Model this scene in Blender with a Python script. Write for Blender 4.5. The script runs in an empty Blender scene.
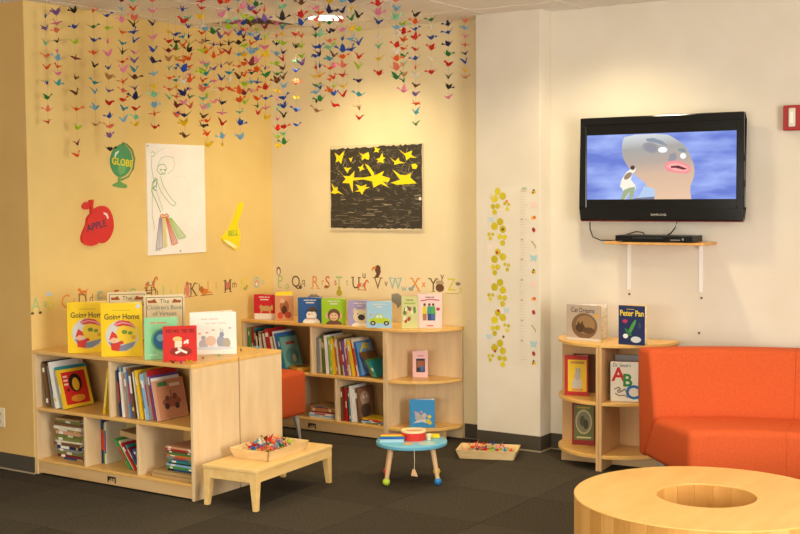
import bpy, bmesh, math, random
from mathutils import Vector, Matrix
random.seed(7)
R_ = math.radians
SC = bpy.context.scene
COL = SC.collection

# ------------------------------------------------------------------ camera
FPX, YAW, PITCH, ROLL, EYE = 1220.5, 0.5839, 0.0596, -0.008, 1.667
_f = Vector((-math.sin(YAW) * math.cos(PITCH), math.cos(YAW) * math.cos(PITCH), -math.sin(PITCH)))
_r0 = Vector((math.cos(YAW), math.sin(YAW), 0))
_u0 = _r0.cross(_f)
_r = math.cos(ROLL) * _r0 + math.sin(ROLL) * _u0
_u = -math.sin(ROLL) * _r0 + math.cos(ROLL) * _u0
cam_data = bpy.data.cameras.new('camera')
cam_data.sensor_width = 36.0
cam_data.lens = FPX / 800 * 36.0
cam_data.clip_start = 0.05
cam = bpy.data.objects.new('camera', cam_data)
COL.objects.link(cam)
m = Matrix((( _r.x, _u.x, -_f.x, 0), (_r.y, _u.y, -_f.y, 0), (_r.z, _u.z, -_f.z, EYE), (0, 0, 0, 1)))
cam.matrix_world = m
SC.camera = cam

def ray(u, v):
    return _f + (u - 400) / FPX * _r - (v - 267) / FPX * _u
def onZ(u, v, z):
    d = ray(u, v); return Vector((0, 0, EYE)) + d * ((z - EYE) / d.z)
def onY(u, v, y):
    d = ray(u, v); return Vector((0, 0, EYE)) + d * (y / d.y)
def onX(u, v, x):
    d = ray(u, v); return Vector((0, 0, EYE)) + d * (x / d.x)

# ------------------------------------------------------------------ world, lights, exposure
SC.view_settings.view_transform = 'Standard'
SC.view_settings.look = 'None'
SC.view_settings.gamma = 1.0
SC.view_settings.use_curve_mapping = False
SC.view_settings.exposure = 0.66
world = bpy.data.worlds.new('daylight'); SC.world = world
world.use_nodes = True
bg = world.node_tree.nodes['Background']
bg.inputs[0].default_value = (1.0, 0.93, 0.83, 1)
bg.inputs[1].default_value = 0.40

ZC = 2.827                      # ceiling height
LAMP_SPOTS = [(-4.845, 6.475), (-3.015, 6.475), (-3.015, 4.645), (-1.185, 4.645), (-4.845, 2.815), (-3.015, 2.815), (-1.185, 2.815)]  # leftmost beam of the nearest row is added to brighten the outer wall
for x, y in LAMP_SPOTS:
    ld = bpy.data.lights.new('downlight_beam', 'SPOT')
    ld.energy = 54 if y > 6 else 60
    ld.color = (1.0, 0.835, 0.51)
    ld.spot_size = R_(140); ld.spot_blend = 0.9; ld.shadow_soft_size = 0.10
    lo = bpy.data.objects.new('downlight_beam', ld); lo.location = (x, y, ZC - 0.03)
    COL.objects.link(lo)
wd = bpy.data.lights.new('window_daylight', 'AREA'); wd.shape = 'RECTANGLE'; wd.size = 6.0; wd.size_y = 2.0
wd.energy = 400; wd.color = (1.0, 0.95, 0.88)
wo = bpy.data.objects.new('window_daylight', wd); wo.location = (2.5, 2.8, 1.5); wo.rotation_euler = (0, R_(90), 0)
COL.objects.link(wo)
w2d = bpy.data.lights.new('window_daylight', 'AREA'); w2d.shape = 'RECTANGLE'; w2d.size = 6.5; w2d.size_y = 1.7
w2d.energy = 110; w2d.color = (1.0, 0.95, 0.88); w2d.spread = R_(130)
w2o = bpy.data.objects.new('window_daylight', w2d); w2o.location = (-1.6, -2.3, 1.35); w2o.rotation_euler = (R_(90 - 10), 0, 0)
COL.objects.link(w2o)

# ------------------------------------------------------------------ materials
MATS = {}
def lin(c):
    if isinstance(c, str):
        c = c.lstrip('#'); c = tuple(int(c[i:i + 2], 16) / 255 for i in (0, 2, 4))
    return tuple((x / 12.92 if x <= 0.04045 else ((x + 0.055) / 1.055) ** 2.4) for x in c) + (1.0,)
def plain(c, rough=0.55, metal=0.0, spec=0.4, key=None):
    k = key or ('p', c, rough, metal, spec)
    if k in MATS: return MATS[k]
    mt = bpy.data.materials.new('paint'); mt.use_nodes = True
    b = mt.node_tree.nodes['Principled BSDF']
    b.inputs['Base Color'].default_value = lin(c); b.inputs['Roughness'].default_value = rough
    b.inputs['Metallic'].default_value = metal
    if 'Specular IOR Level' in b.inputs: b.inputs['Specular IOR Level'].default_value = spec
    MATS[k] = mt; return mt
def pm(c): return plain(c, 0.5, 0, 0.3)
def emit(c, s):
    k = ('e', c, s)
    if k in MATS: return MATS[k]
    mt = bpy.data.materials.new('glow'); mt.use_nodes = True
    nt = mt.node_tree; nt.nodes.clear()
    e = nt.nodes.new('ShaderNodeEmission'); o = nt.nodes.new('ShaderNodeOutputMaterial')
    e.inputs[0].default_value = lin(c); e.inputs[1].default_value = s
    nt.links.new(e.outputs[0], o.inputs[0]); MATS[k] = mt; return mt
def noisy(key, c1, c2, scale=(1, 1, 1), nscale=8.0, rough=0.6, bump=0.0, bscale=None, detail=4, spec=0.35, fac=(0.35, 0.65), coords='Object'):
    if key in MATS: return MATS[key]
    mt = bpy.data.materials.new(key); mt.use_nodes = True
    nt = mt.node_tree; b = nt.nodes['Principled BSDF']
    tc = nt.nodes.new('ShaderNodeTexCoord'); mp = nt.nodes.new('ShaderNodeMapping')
    mp.inputs['Scale'].default_value = scale
    nz = nt.nodes.new('ShaderNodeTexNoise'); nz.inputs['Scale'].default_value = nscale; nz.inputs['Detail'].default_value = detail
    rp = nt.nodes.new('ShaderNodeValToRGB')
    rp.color_ramp.elements[0].color = lin(c1); rp.color_ramp.elements[1].color = lin(c2)
    rp.color_ramp.elements[0].position = fac[0]; rp.color_ramp.elements[1].position = fac[1]
    L = nt.links.new
    L(tc.outputs[coords], mp.inputs[0]); L(mp.outputs[0], nz.inputs['Vector']); L(nz.outputs['Fac'], rp.inputs[0])
    L(rp.outputs[0], b.inputs['Base Color'])
    b.inputs['Roughness'].default_value = rough
    b.inputs['Specular IOR Level'].default_value = spec
    if bump:
        bn = nt.nodes.new('ShaderNodeTexNoise'); bn.inputs['Scale'].default_value = bscale or nscale * 6
        bp = nt.nodes.new('ShaderNodeBump'); bp.inputs['Strength'].default_value = bump; bp.inputs['Distance'].default_value = 0.004
        L(mp.outputs[0], bn.inputs['Vector']); L(bn.outputs['Fac'], bp.inputs['Height']); L(bp.outputs[0], b.inputs['Normal'])
    MATS[key] = mt; return mt

M_WALL_Y = noisy('yellow wall paint', '#e1c27a', '#e6c981', (1, 1, 1), 3, 0.75, 0.08, 180, 3, 0.25)
M_WALL_W = noisy('off white wall paint', '#dad0bc', '#dfd5c3', (1, 1, 1), 3, 0.75, 0.08, 180, 3, 0.25)
M_WALL_SHADE = noisy('shaded wall paint', '#d2a862', '#d8af69', (1, 1, 1), 3, 0.75, 0.08, 180, 3, 0.25)  # yellow paint again, with the outer wall's shade mixed into its colour
M_WALL_C = noisy('cream wall paint', '#e4d3a8', '#e9d9b0', (1, 1, 1), 3, 0.75, 0.08, 180, 3, 0.25)
M_CEIL = noisy('ceiling tile', '#efe9df', '#f3eee5', (1, 1, 1), 60, 0.9, 0.15, 300, 3, 0.1)
M_TBAR = plain('#e4dccf', 0.5)
M_CARPET = [noisy('carpet a', '#38322a', '#4a4338', (1, 1, 1), 90, 0.95, 0.6, 500, 5, 0.1),
            noisy('carpet b', '#342e26', '#453e33', (1, 1, 1), 90, 0.95, 0.6, 500, 5, 0.1),
            noisy('carpet c', '#3c362d', '#4f483c', (1, 1, 1), 90, 0.95, 0.6, 500, 5, 0.1)]
M_BASEB = plain('#4a4236', 0.5)
M_CAULK = plain('#a09078', 0.6)
M_BIRCH = noisy('birch panel', '#d8b88a', '#e6cb9f', (2, 2, 0.35), 7, 0.42, 0, None, 5, 0.4, (0.3, 0.7))
M_HONEY = noisy('honey maple', '#dba95c', '#e6b869', (0.4, 3, 3), 9, 0.33, 0, None, 5, 0.5, (0.3, 0.7))
M_BACKP = noisy('cabinet back', '#c79c60', '#d4aa6c', (2, 2, 0.4), 7, 0.5, 0, None, 4, 0.3)
M_BIRCH2 = noisy('honey birch panel', '#cda26a', '#d9b07a', (2, 2, 0.35), 7, 0.42, 0, None, 5, 0.4, (0.3, 0.7))
M_KICK = noisy('kickboard birch', '#c9a36e', '#d4b07c', (0.4, 2, 2), 7, 0.45, 0, None, 5, 0.4)
M_EDGE = noisy('edge band', '#cf9850', '#dba660', (1, 1, 1), 14, 0.4)
M_BENCH = noisy('bench maple', '#e0b974', '#eac684', (3, 0.5, 3), 8, 0.33, 0, None, 5, 0.5)
M_TABLE = noisy('table top maple', '#cd9f55', '#d6aa62', (3, 0.6, 3), 6, 0.3, 0, None, 5, 0.5)
M_STAVE = [noisy('stave %d' % i, a, b, (4, 4, 0.4), 7, 0.4, 0, None, 5, 0.4) for i, (a, b) in enumerate([('#c8914a', '#d49d56'), ('#d09a52', '#dba760'), ('#bd8741', '#ca934c')])]
M_ORANGE = noisy('orange upholstery', '#c14f24', '#ca582b', (1, 1, 1), 120, 0.8, 0.35, 700, 4, 0.2)
M_METAL = plain('#bfb7aa', 0.35, 0.2)
M_BLACK = plain('#0b0b0c', 0.12, 0, 0.6)
M_BLACKM = plain('#131313', 0.45, 0, 0.4)
M_PAGES = noisy('book pages', '#d9cfb8', '#efe7d3', (1, 1, 1), 60, 0.8)
M_WHITE = plain('#efece6', 0.45)
M_RED = plain('#a81f1a', 0.35)

# ------------------------------------------------------------------ mesh helpers
class MB:
    def __init__(s): s.v = []; s.f = []; s.m = []; s.mats = []
    def mi(s, mat):
        if mat is None: return 0
        if mat not in s.mats: s.mats.append(mat)
        return s.mats.index(mat)
    def face(s, pts, mat=None):
        n = len(s.v); s.v += [tuple(p) for p in pts]; s.f.append(tuple(range(n, n + len(pts)))); s.m.append(s.mi(mat)); return s
    def add(s, vs, fs, mat=None):
        n = len(s.v); s.v += [tuple(p) for p in vs]; k = s.mi(mat)
        for f in fs: s.f.append(tuple(n + i for i in f)); s.m.append(k)
        return s
    def box(s, x0, x1, y0, y1, z0, z1, mat=None):
        vs = [(x0, y0, z0), (x1, y0, z0), (x1, y1, z0), (x0, y1, z0), (x0, y0, z1), (x1, y0, z1), (x1, y1, z1), (x0, y1, z1)]
        return s.add(vs, [(0, 3, 2, 1), (4, 5, 6, 7), (0, 1, 5, 4), (1, 2, 6, 5), (2, 3, 7, 6), (3, 0, 4, 7)], mat)
    def hexa(s, bot, top, mat=None):
        """bot, top: 4 points each, counter-clockwise seen from above"""
        return s.add(list(bot) + list(top), [(0, 3, 2, 1), (4, 5, 6, 7), (0, 1, 5, 4), (1, 2, 6, 5), (2, 3, 7, 6), (3, 0, 4, 7)], mat)
    def prism(s, poly, z0, z1, mat=None):
        """poly: xy list counter-clockwise"""
        n = len(poly)
        vs = [(p[0], p[1], z0) for p in poly] + [(p[0], p[1], z1) for p in poly]
        fs = [tuple(range(n - 1, -1, -1)), tuple(range(n, 2 * n))] + [(i, (i + 1) % n, n + (i + 1) % n, n + i) for i in range(n)]
        return s.add(vs, fs, mat)
    def tube(s, pts, r, seg=6, mat=None, caps=True):
        pts = [Vector(p) for p in pts]; rings = []
        rr = r if isinstance(r, (list, tuple)) else [r] * len(pts)
        for i, p in enumerate(pts):
            t = (pts[min(i + 1, len(pts) - 1)] - pts[max(i - 1, 0)]).normalized()
            a = Vector((0, 0, 1)) if abs(t.z) < 0.9 else Vector((1, 0, 0))
            e1 = t.cross(a).normalized(); e2 = t.cross(e1)
            rings.append([p + rr[i] * (math.cos(2 * math.pi * k / seg) * e1 + math.sin(2 * math.pi * k / seg) * e2) for k in range(seg)])
        vs = [q for g in rings for q in g]; fs = []
        for i in range(len(pts) - 1):
            for k in range(seg):
                fs.append((i * seg + k, i * seg + (k + 1) % seg, (i + 1) * seg + (k + 1) % seg, (i + 1) * seg + k))
        if caps:
            fs.append(tuple(range(seg - 1, -1, -1))); fs.append(tuple(range((len(pts) - 1) * seg, len(pts) * seg)))
        return s.add(vs, fs, mat)
    def lathe(s, prof, seg=24, mat=None, c=(0, 0, 0)):
        """prof: (r, z) list bottom to top, closed at the axis when r = 0"""
        vs = []; fs = []
        for r, z in prof:
            for k in range(seg):
                a = 2 * math.pi * k / seg; vs.append((c[0] + r * math.cos(a), c[1] + r * math.sin(a), c[2] + z))
        for i in range(len(prof) - 1):
            for k in range(seg):
                fs.append((i * seg + k, i * seg + (k + 1) % seg, (i + 1) * seg + (k + 1) % seg, (i + 1) * seg + k))
        return s.add(vs, fs, mat)
    def mesh(s, name, mat=None, bevel=0, seg=2, smooth=False, skip=None):
        me = bpy.data.meshes.new(name); me.from_pydata(s.v, [], s.f)
        if s.mats:
            for q in s.mats: me.materials.append(q)
            me.polygons.foreach_set('material_index', s.m)
        elif mat: me.materials.append(mat)
        if bevel or smooth:
            bm = bmesh.new(); bm.from_mesh(me)
            bmesh.ops.remove_doubles(bm, verts=bm.verts, dist=1e-6)
            if bevel:
                es = [e for e in bm.edges if len(e.link_faces) == 2 and e.calc_face_angle(0) > R_(28) and not (skip and skip(e))]
                bmesh.ops.bevel(bm, geom=es, offset=bevel, segments=seg, affect='EDGES', profile=0.5, clamp_overlap=True)
            if smooth:
                for fc in bm.faces: fc.smooth = True
                for e in bm.edges:
                    if len(e.link_faces) == 2 and e.calc_face_angle(0) > R_(40): e.smooth = False
            bm.to_mesh(me); bm.free()
        me.update(); return me
    def build(s, name, mat=None, parent=None, loc=None, rot=None, **kw):
        return link(name, s.mesh(name, mat, **kw), parent, loc, rot)
def link(name, me, parent=None, loc=None, rot=None):
    o = bpy.data.objects.new(name, me); COL.objects.link(o)
    if parent: o.parent = parent
    if loc is not None: o.location = loc
    if rot is not None: o.rotation_euler = rot
    return o
def tag(o, label, cat, group=None):
    o['label'] = label; o['category'] = cat
    if group: o['group'] = group
    return o
def thing(name, label, cat, loc=(0, 0, 0), rz=0, group=None, rot=None):
    o = bpy.data.objects.new(name, None); COL.objects.link(o)
    o.empty_display_size = 0.05
    o.location = loc; o.rotation_euler = rot or (0, 0, rz)
    return tag(o, label, cat, group)
def struct(name, mb, mat, **kw):
    o = mb.build(name, mat, **kw); o['kind'] = 'structure'; return o

TEXTS = {}
def text_geo(body, size=1.0, bold=0.0):
    k = (body, bold)
    if k not in TEXTS:
        cu = bpy.data.curves.new('lettering', 'FONT'); cu.body = body; cu.size = 1.0; cu.align_x = 'CENTER'; cu.align_y = 'CENTER'
        cu.offset = bold; cu.resolution_u = 3
        ob = bpy.data.objects.new('lettering', cu); COL.objects.link(ob)
        bpy.context.view_layer.update()
        dg = bpy.context.evaluated_depsgraph_get(); me = ob.evaluated_get(dg).to_mesh()
        vs = [(v.co.x, v.co.y) for v in me.vertices]; fs = [tuple(p.vertices) for p in me.polygons]
        ob.evaluated_get(dg).to_mesh_clear()
        bpy.data.objects.remove(ob); bpy.data.curves.remove(cu)
        TEXTS[k] = (vs, fs)
    vs, fs = TEXTS[k]
    return [(x * size, y * size) for x, y in vs], fs

class Art:
    """flat print: layers of coloured shapes in a plane, x to the right, y up, facing local -Y"""
    def __init__(s, ox=0, oy=0, sx=1, sy=1, mat=pm): s.mb = MB(); s.n = 0; s.o = (ox, oy); s.s = (sx, sy); s.mat = mat; s.clip = False
    def P(s, p, lift=None):
        return (s.o[0] + p[0] * s.s[0], -0.0004 - 0.00012 * (s.n if lift is None else lift), s.o[1] + p[1] * s.s[1])
    def poly(s, pts, c):
        if s.clip: pts = [(min(1, max(0, p[0])), min(1, max(0, p[1]))) for p in pts]
        s.n += 1; s.mb.face([s.P(p) for p in pts], s.mat(c)); return s
    def rect(s, x0, x1, y0, y1, c): return s.poly([(x0, y0), (x1, y0), (x1, y1), (x0, y1)], c)
    def ell(s, cx, cy, rx, ry, c, n=20, rot=0):
        ca, sa = math.cos(rot), math.sin(rot)
        return s.poly([(cx + rx * math.cos(2 * math.pi * k / n) * ca - ry * math.sin(2 * math.pi * k / n) * sa,
                        cy + rx * math.cos(2 * math.pi * k / n) * sa + ry * math.sin(2 * math.pi * k / n) * ca) for k in range(n)], c)
    def line(s, pts, w, c):
        s.n += 1
        for a, b in zip(pts, pts[1:]):
            dx, dy = (b[0] - a[0]) * s.s[0], (b[1] - a[1]) * s.s[1]; L = math.hypot(dx, dy) or 1
            nx, ny = -dy / L * w / 2 / s.s[0], dx / L * w / 2 / s.s[1]
            s.mb.face([s.P((a[0] - nx, a[1] - ny)), s.P((b[0] - nx, b[1] - ny)), s.P((b[0] + nx, b[1] + ny)), s.P((a[0] + nx, a[1] + ny))], s.mat(c))
        return s
    def text(s, body, cx, cy, size, c, bold=0.0, sx=1.0, rot=0):
        """size in metres of the cap line, centre in art units"""
        s.n += 1; vs, fs = text_geo(body, size, bold); ca, sa = math.cos(rot), math.sin(rot)
        bx, _, by = s.P((cx, cy)); y = s.P((cx, cy))[1]
        s.mb.add([(bx + (x * sx * ca - v * sa), y, by + (x * sx * sa + v * ca)) for x, v in vs], fs, s.mat(c)); return s
    def words(s, cx, cy, lens, h, c):
        """a printed line too small to read: one bar for each word"""
        tot = sum(lens) + 0.03 * (len(lens) - 1); x = cx - tot / 2
        for L_ in lens: s.rect(x, x + L_, cy - h / 2, cy + h / 2, c); x += L_ + 0.03
        return s
    def build(s, name, parent, loc=None, rot=None):
        return s.mb.build(name, None, parent, loc, rot)

# ================================================================== THE SETTING
XL, YB, YO, YC, CX0, CX1 = -5.858, 7.132, 4.852, 6.984, -4.010, -3.543
G = 0.61
# floor: slab and carpet tiles
fl = struct('floor', MB().box(-8.0, 2.6, -2.5, 7.4, -0.12, -0.008), M_CARPET[1])
tile_me = [MB().box(-G / 2 + 0.0012, G / 2 - 0.0012, -G / 2 + 0.0012, G / 2 - 0.0012, -0.008, 0).mesh('carpet_tile', mt) for mt in M_CARPET]
rt = random.Random(3)
for i in range(14):
    for j in range(10):
        x, y = -7.0 + G * i, 7.132 - G / 2 - G * j
        if x < XL and y > YO + 0.1: continue
        link('carpet_tile', tile_me[(i + j) % 2 if rt.random() < 0.75 else 2], fl, (x, y, 0), (0, 0, math.pi / 2 * ((i + j) % 2)))
# ceiling: slab, grid bars, lay-in tiles
ce = struct('ceiling', MB().box(-8.0, 2.6, -2.5, 7.4, ZC + 0.02, ZC + 0.15), M_CEIL)
gx = [-3.93 + G * k for k in range(-6, 10)]; gy = [6.17 + G * k for k in range(-9, 2)]
gb = MB()
for x in gx: gb.box(x - 0.011, x + 0.011, 0.6, 7.131, ZC - 0.003, ZC + 0.006)
for y in gy: gb.box(-7.9, 1.8, y - 0.011, y + 0.011, ZC - 0.0028, ZC + 0.006)
gb.build('ceiling_grid', M_TBAR, ce)
ct_me = MB().box(-G / 2 + 0.011, G / 2 - 0.011, -G / 2 + 0.011, G / 2 - 0.011, ZC, ZC + 0.02).mesh('ceiling_tile', M_CEIL)
for x in gx[:-1]:
    for y in gy[:-1]:
        cx, cy = x + G / 2, y + G / 2
        if abs(cx + 5.455) < 0.1 and abs(cy - 6.475) < 0.1: continue
        link('ceiling_tile', ct_me, ce, (cx, cy, 0))
edge_me = MB().box(-G / 2 + 0.011, G / 2 - 0.011, 0.011, 7.131 - gy[-1], ZC, ZC + 0.02).mesh('ceiling_tile', M_CEIL)
for x in gx[:-1]: link('ceiling_tile', edge_me, ce, (x + G / 2, gy[-1], 0))
# walls
struct('wall_back', MB().box(-6.2, CX0 + 0.1, YB, YB + 0.14, 0, ZC + 0.02), M_WALL_C)
struct('wall_back_right', MB().box(CX0 + 0.1, 2.6, YB, YB + 0.14, 0, ZC + 0.02), M_WALL_W)
struct('wall_left', MB().box(XL - 0.14, XL, YO + 0.003, YB, 0, ZC + 0.02), M_WALL_Y)
struct('wall_front_left', MB().prism([(-8.0, YO), (XL, YO), (XL, YO + 0.003), (XL - 0.14, YO + 0.003), (XL - 0.14, YO + 0.14), (-8.0, YO + 0.14)], 0, ZC + 0.02), M_WALL_SHADE)
struct('wall_front', MB().box(-8.0, 2.6, -2.5, -2.36, 0, ZC + 0.02), M_WALL_W)
struct('wall_column', MB().box(CX0, CX1, YC, YB, 0, ZC + 0.02), M_WALL_W, bevel=0.004)
BH = 0.102
def baseboard(name, mb, caulk):
    b = struct(name, mb, M_BASEB, bevel=0.002)
    caulk.build('floor_bead', M_CAULK, b)
baseboard('baseboard_front_left', MB().box(-8.0, XL + 0.006, YO - 0.006, YO, 0, BH), MB().box(-8, XL + 0.012, YO - 0.014, YO - 0.006, 0, 0.008))
baseboard('baseboard_left', MB().box(XL, XL + 0.006, 5.63, 6.755, 0, BH), MB().box(XL + 0.006, XL + 0.012, 5.63, 6.755, 0, 0.004))
baseboard('baseboard_back', MB().box(CX1 + 0.006, 2.6, YB - 0.006, YB, 0, BH), MB().box(CX1 + 0.014, 2.6, YB - 0.012, YB - 0.006, 0, 0.004))
baseboard('baseboard_back_corner', MB().box(-4.19, CX0, YB - 0.006, YB, 0, BH), MB().box(-4.19, CX0, YB - 0.012, YB - 0.006, 0, 0.004))
baseboard('baseboard_column', MB().prism([(CX0, YC - 0.006), (CX1 + 0.006, YC - 0.006), (CX1 + 0.006, YB), (CX1, YB), (CX1, YC), (CX0, YC)], 0, BH),
          MB().box(CX0, CX1 + 0.014, YC - 0.014, YC - 0.006, 0, 0.008).box(CX1 + 0.006, CX1 + 0.014, YC - 0.006, YB - 0.006, 0, 0.008))

# ------------------------------------------------------------------ ceiling fixtures
def downlight(x, y, label):
    t = thing('recessed_downlight', label, 'ceiling light', (x, y, ZC - 0.001), 0, 'round recessed ceiling lights')
    MB().lathe([(0.115, 0.0), (0.115, -0.006), (0.138, -0.006), (0.140, 0.0)], 32).build('trim_ring', M_WHITE, t, smooth=True)
    a = Art()
    MB().add([(0.115 * math.cos(2 * math.pi * k / 32), 0.115 * math.sin(2 * math.pi * k / 32), -0.003) for k in range(32)], [tuple(range(31, -1, -1))]).build('lens', emit('#fff2d8', 5.0), t)
for i, (x, y) in enumerate(LAMP_SPOTS[:4]):
    downlight(x, y, ['lit round recessed downlight in the ceiling behind the hanging cranes', 'lit round recessed downlight in the ceiling between column and television', 'lit round recessed downlight in the ceiling over the music table', 'lit round recessed downlight in the ceiling over the drum table', ''][i])
t = thing('air_diffuser', 'square air diffuser set in the ceiling above the hanging paper cranes', 'air vent', (-5.455, 6.475, ZC))
M_VENT = plain('#d3c3a8', 0.6)
h = G / 2 - 0.012
fr = MB()
for k, (a, b, z) in enumerate([(h, h - 0.03, -0.006)]):
    fr.box(-a, a, -a, -b, z, 0).box(-a, a, b, a, z, 0).box(-a, -b, -b, b, z, 0).box(b, a, -b, b, z, 0)
fr.build('frame', M_TBAR, t)
MB().box(-h, h, -h, h, 0.012, 0.018).build('backing', plain('#a58f70', 0.8), t)
for k in range(4):
    a = h - 0.035 - 0.062 * k
    v = MB()
    for s in range(4):
        ca, sa = math.cos(s * math.pi / 2), math.sin(s * math.pi / 2)
        q = [(-a, -a, -0.002), (a, -a, -0.002), (a - 0.055, -a + 0.055, 0.011), (-a + 0.055, -a + 0.055, 0.011)]
        v.face([(x * ca - y * sa, x * sa + y * ca, z) for x, y, z in q])
    v.build('louver', M_VENT, t)

# ================================================================== FURNITURE
def logo_mark(parent, x, z, y):
    a = Art(x, z, 1, 1)
    a.rect(-0.034, 0.034, 0.010, 0.020, '#17120c').rect(-0.034, -0.024, -0.016, 0.012, '#17120c').rect(0.024, 0.034, -0.016, 0.012, '#17120c')
    a.rect(-0.010, -0.003, -0.006, 0.012, '#17120c').rect(0.006, 0.013, -0.006, 0.012, '#17120c').rect(-0.024, -0.014, -0.002, 0.012, '#17120c')
    return a.build('maker_mark', parent, (0, y, 0))
def bookcase(label, x0, x1, y0, y1, face=-1, H=0.75, logo=True):
    """open cubbies towards -Y (face=-1) or +Y (face=1); origin at its floor centre"""
    w, d, T = x1 - x0, y1 - y0, 0.02
    k = H / 0.75
    t = thing('bookcase', label, 'bookcase', ((x0 + x1) / 2, (y0 + y1) / 2, 0), 0 if face < 0 else math.pi, 'low birch bookcases')
    a = w / 2; f = -d / 2; b = d / 2
    MB().box(-a, a, f - 0.004, b, H - 0.022, H).build('top_panel', M_HONEY, t, bevel=0.004)
    for s in (-1, 1):
        sp = MB().box(min(s * a, s * (a - T)), max(s * a, s * (a - T)), f, b, 0, H - 0.022).build('side_panel', M_BIRCH, t, bevel=0.002)
    MB().box(-a + T, a - T, f + 0.002, b - 0.012, 0.385 * k, 0.405 * k).build('shelf', M_HONEY, t, bevel=0.003)
    MB().box(-a + T, a - T, f + 0.002, b - 0.012, 0.075 * k, 0.092 * k).build('shelf', M_HONEY, t, bevel=0.003)
    MB().box(-a + T, a - T, b - 0.012, b, 0.0, H - 0.022).build('back_panel', M_BACKP, t)
    kb = MB().box(-a + T, a - T, f + 0.004, f + 0.02, 0.012, 0.075 * k).build('kickboard', M_KICK, t)
    if logo: logo_mark(kb, 0.0, 0.040, f + 0.004)
    MB().box(-0.009, 0.009, f + 0.003, b - 0.012, 0.405 * k, H - 0.022).build('divider', M_BIRCH, t, bevel=0.002)
    for s in (-1, 1):
        c = s * w / 6
        MB().box(c - 0.009, c + 0.009, f + 0.003, b - 0.012, 0.092 * k, 0.385 * k).build('divider', M_BIRCH, t, bevel=0.002)
    return t
U1 = (-5.857, -4.567, 4.860, 5.240)
U2 = (-5.850, -4.568, 5.251, 5.627)
U3 = (-5.854, -4.592, 6.760, 7.124)
H3 = 0.766
bookcase('low birch bookcase by the yellow wall with two yellow books on top', *U1)
bookcase('low birch bookcase back to back behind the yellow books, open side towards the corner', *U2, face=1, logo=False)
b3 = bookcase('low birch bookcase along the cream wall with a row of board books on top', *U3, H=H3)

def quarter_unit(label, loc, rz, w, d, mirror=1, H=0.766, M_BIRCH=M_BIRCH):
    """quarter-round shelf: straight side at x=0, back at y=0, curves from (0,-d) to (mirror*w, 0)"""
    t = thing('quarter_round_shelf', label, 'shelf', loc, rz, 'quarter round birch shelf units')
    def outline(e=0.0, x0=0.0, y1=0.0):
        pts = [(mirror * x0, y1)]
        n = 14
        pts += [(mirror * max(x0, (w + e) * math.sin(math.pi / 2 * k / n)), min(y1, -(d + e) * math.cos(math.pi / 2 * k / n))) for k in range(n + 1)]
        if mirror < 0: pts.reverse()
        return pts
    MB().prism(outline(0.004), H - 0.022, H).build('top_panel', M_HONEY, t, bevel=0.004)
    MB().prism(outline(0, 0.018, -0.012), 0.395, 0.415).build('shelf', M_HONEY, t, bevel=0.003)
    MB().prism(outline(0.002, 0.018, -0.012), 0.075, 0.097).build('shelf', M_HONEY, t, bevel=0.003)
    MB().box(min(0, mirror * 0.018), max(0, mirror * 0.018), -d - 0.002, 0, 0, H - 0.022).build('side_panel', M_BIRCH, t, bevel=0.002)
    MB().box(min(mirror * 0.018, mirror * (w - 0.004)), max(mirror * 0.018, mirror * (w - 0.004)), -0.012, 0, 0, H - 0.022).build('back_panel', M_BIRCH, t, bevel=0.002)
    k0, k1 = mirror * w * 0.86, mirror * 0.018
    MB().box(min(k0, k1), max(k0, k1), -d * 0.42, -d * 0.42 + 0.016, 0, 0.075).build('kickboard', M_KICK, t)
    return t
q3 = quarter_unit('quarter round birch shelf ending the cream wall bookcase beside the column', (-4.590, 7.124, 0), 0, 0.395, 0.366)
HC = Vector((-3.04, 7.05, 0)); HR = R_(6.3)
qL = quarter_unit('quarter round birch shelf beside the column with a cat book on top', HC, HR, 0.362, 0.375, -1, M_BIRCH=M_BIRCH2)
qR = quarter_unit('quarter round birch shelf behind the orange sofa end with alphabet book inside', HC + Vector((0.001, 0, 0)), HR, 0.385, 0.375, 1, M_BIRCH=M_BIRCH2)

# ---- low bench
def bench(label, c, rz, L, W, H):
    t = thing('low_bench', label, 'bench', (c[0], c[1], 0), rz)
    MB().box(-W / 2, W / 2, -L / 2, L / 2, H - 0.02, H).build('top', M_BENCH, t, bevel=0.004)
    ap = MB(); e = 0.004
    ap.box(-W / 2 + e, W / 2 - e, -L / 2 + e, -L / 2 + e + 0.018, H - 0.07, H - 0.02).build('apron', M_BENCH, t)
    MB().box(-W / 2 + e, W / 2 - e, L / 2 - e - 0.018, L / 2 - e, H - 0.07, H - 0.02).build('apron', M_BENCH, t)
    for s in (-1, 1):
        x = s * (W / 2 - e - 0.009)
        MB().box(x - 0.009, x + 0.009, -L / 2 + e + 0.018, L / 2 - e - 0.018, H - 0.07, H - 0.02).build('apron', M_BENCH, t)
    for sx in (-1, 1):
        for sy in (-1, 1):
            X, Y = sx * (W / 2 - e), sy * (L / 2 - e)
            def sq(k, z):
                xs = sorted((X, X - sx * k)); ys = sorted((Y, Y - sy * k))
                return [(xs[0], ys[0], z), (xs[1], ys[0], z), (xs[1], ys[1], z), (xs[0], ys[1], z)]
            MB().hexa(sq(0.026, 0), sq(0.043, H - 0.068)).build('leg', M_BENCH, t, bevel=0.002)
    return t
bench('low maple bench with tapered legs holding a tray, beside the bookcase end', (-4.338, 5.228), R_(4.5), 0.755, 0.355, 0.222)

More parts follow.
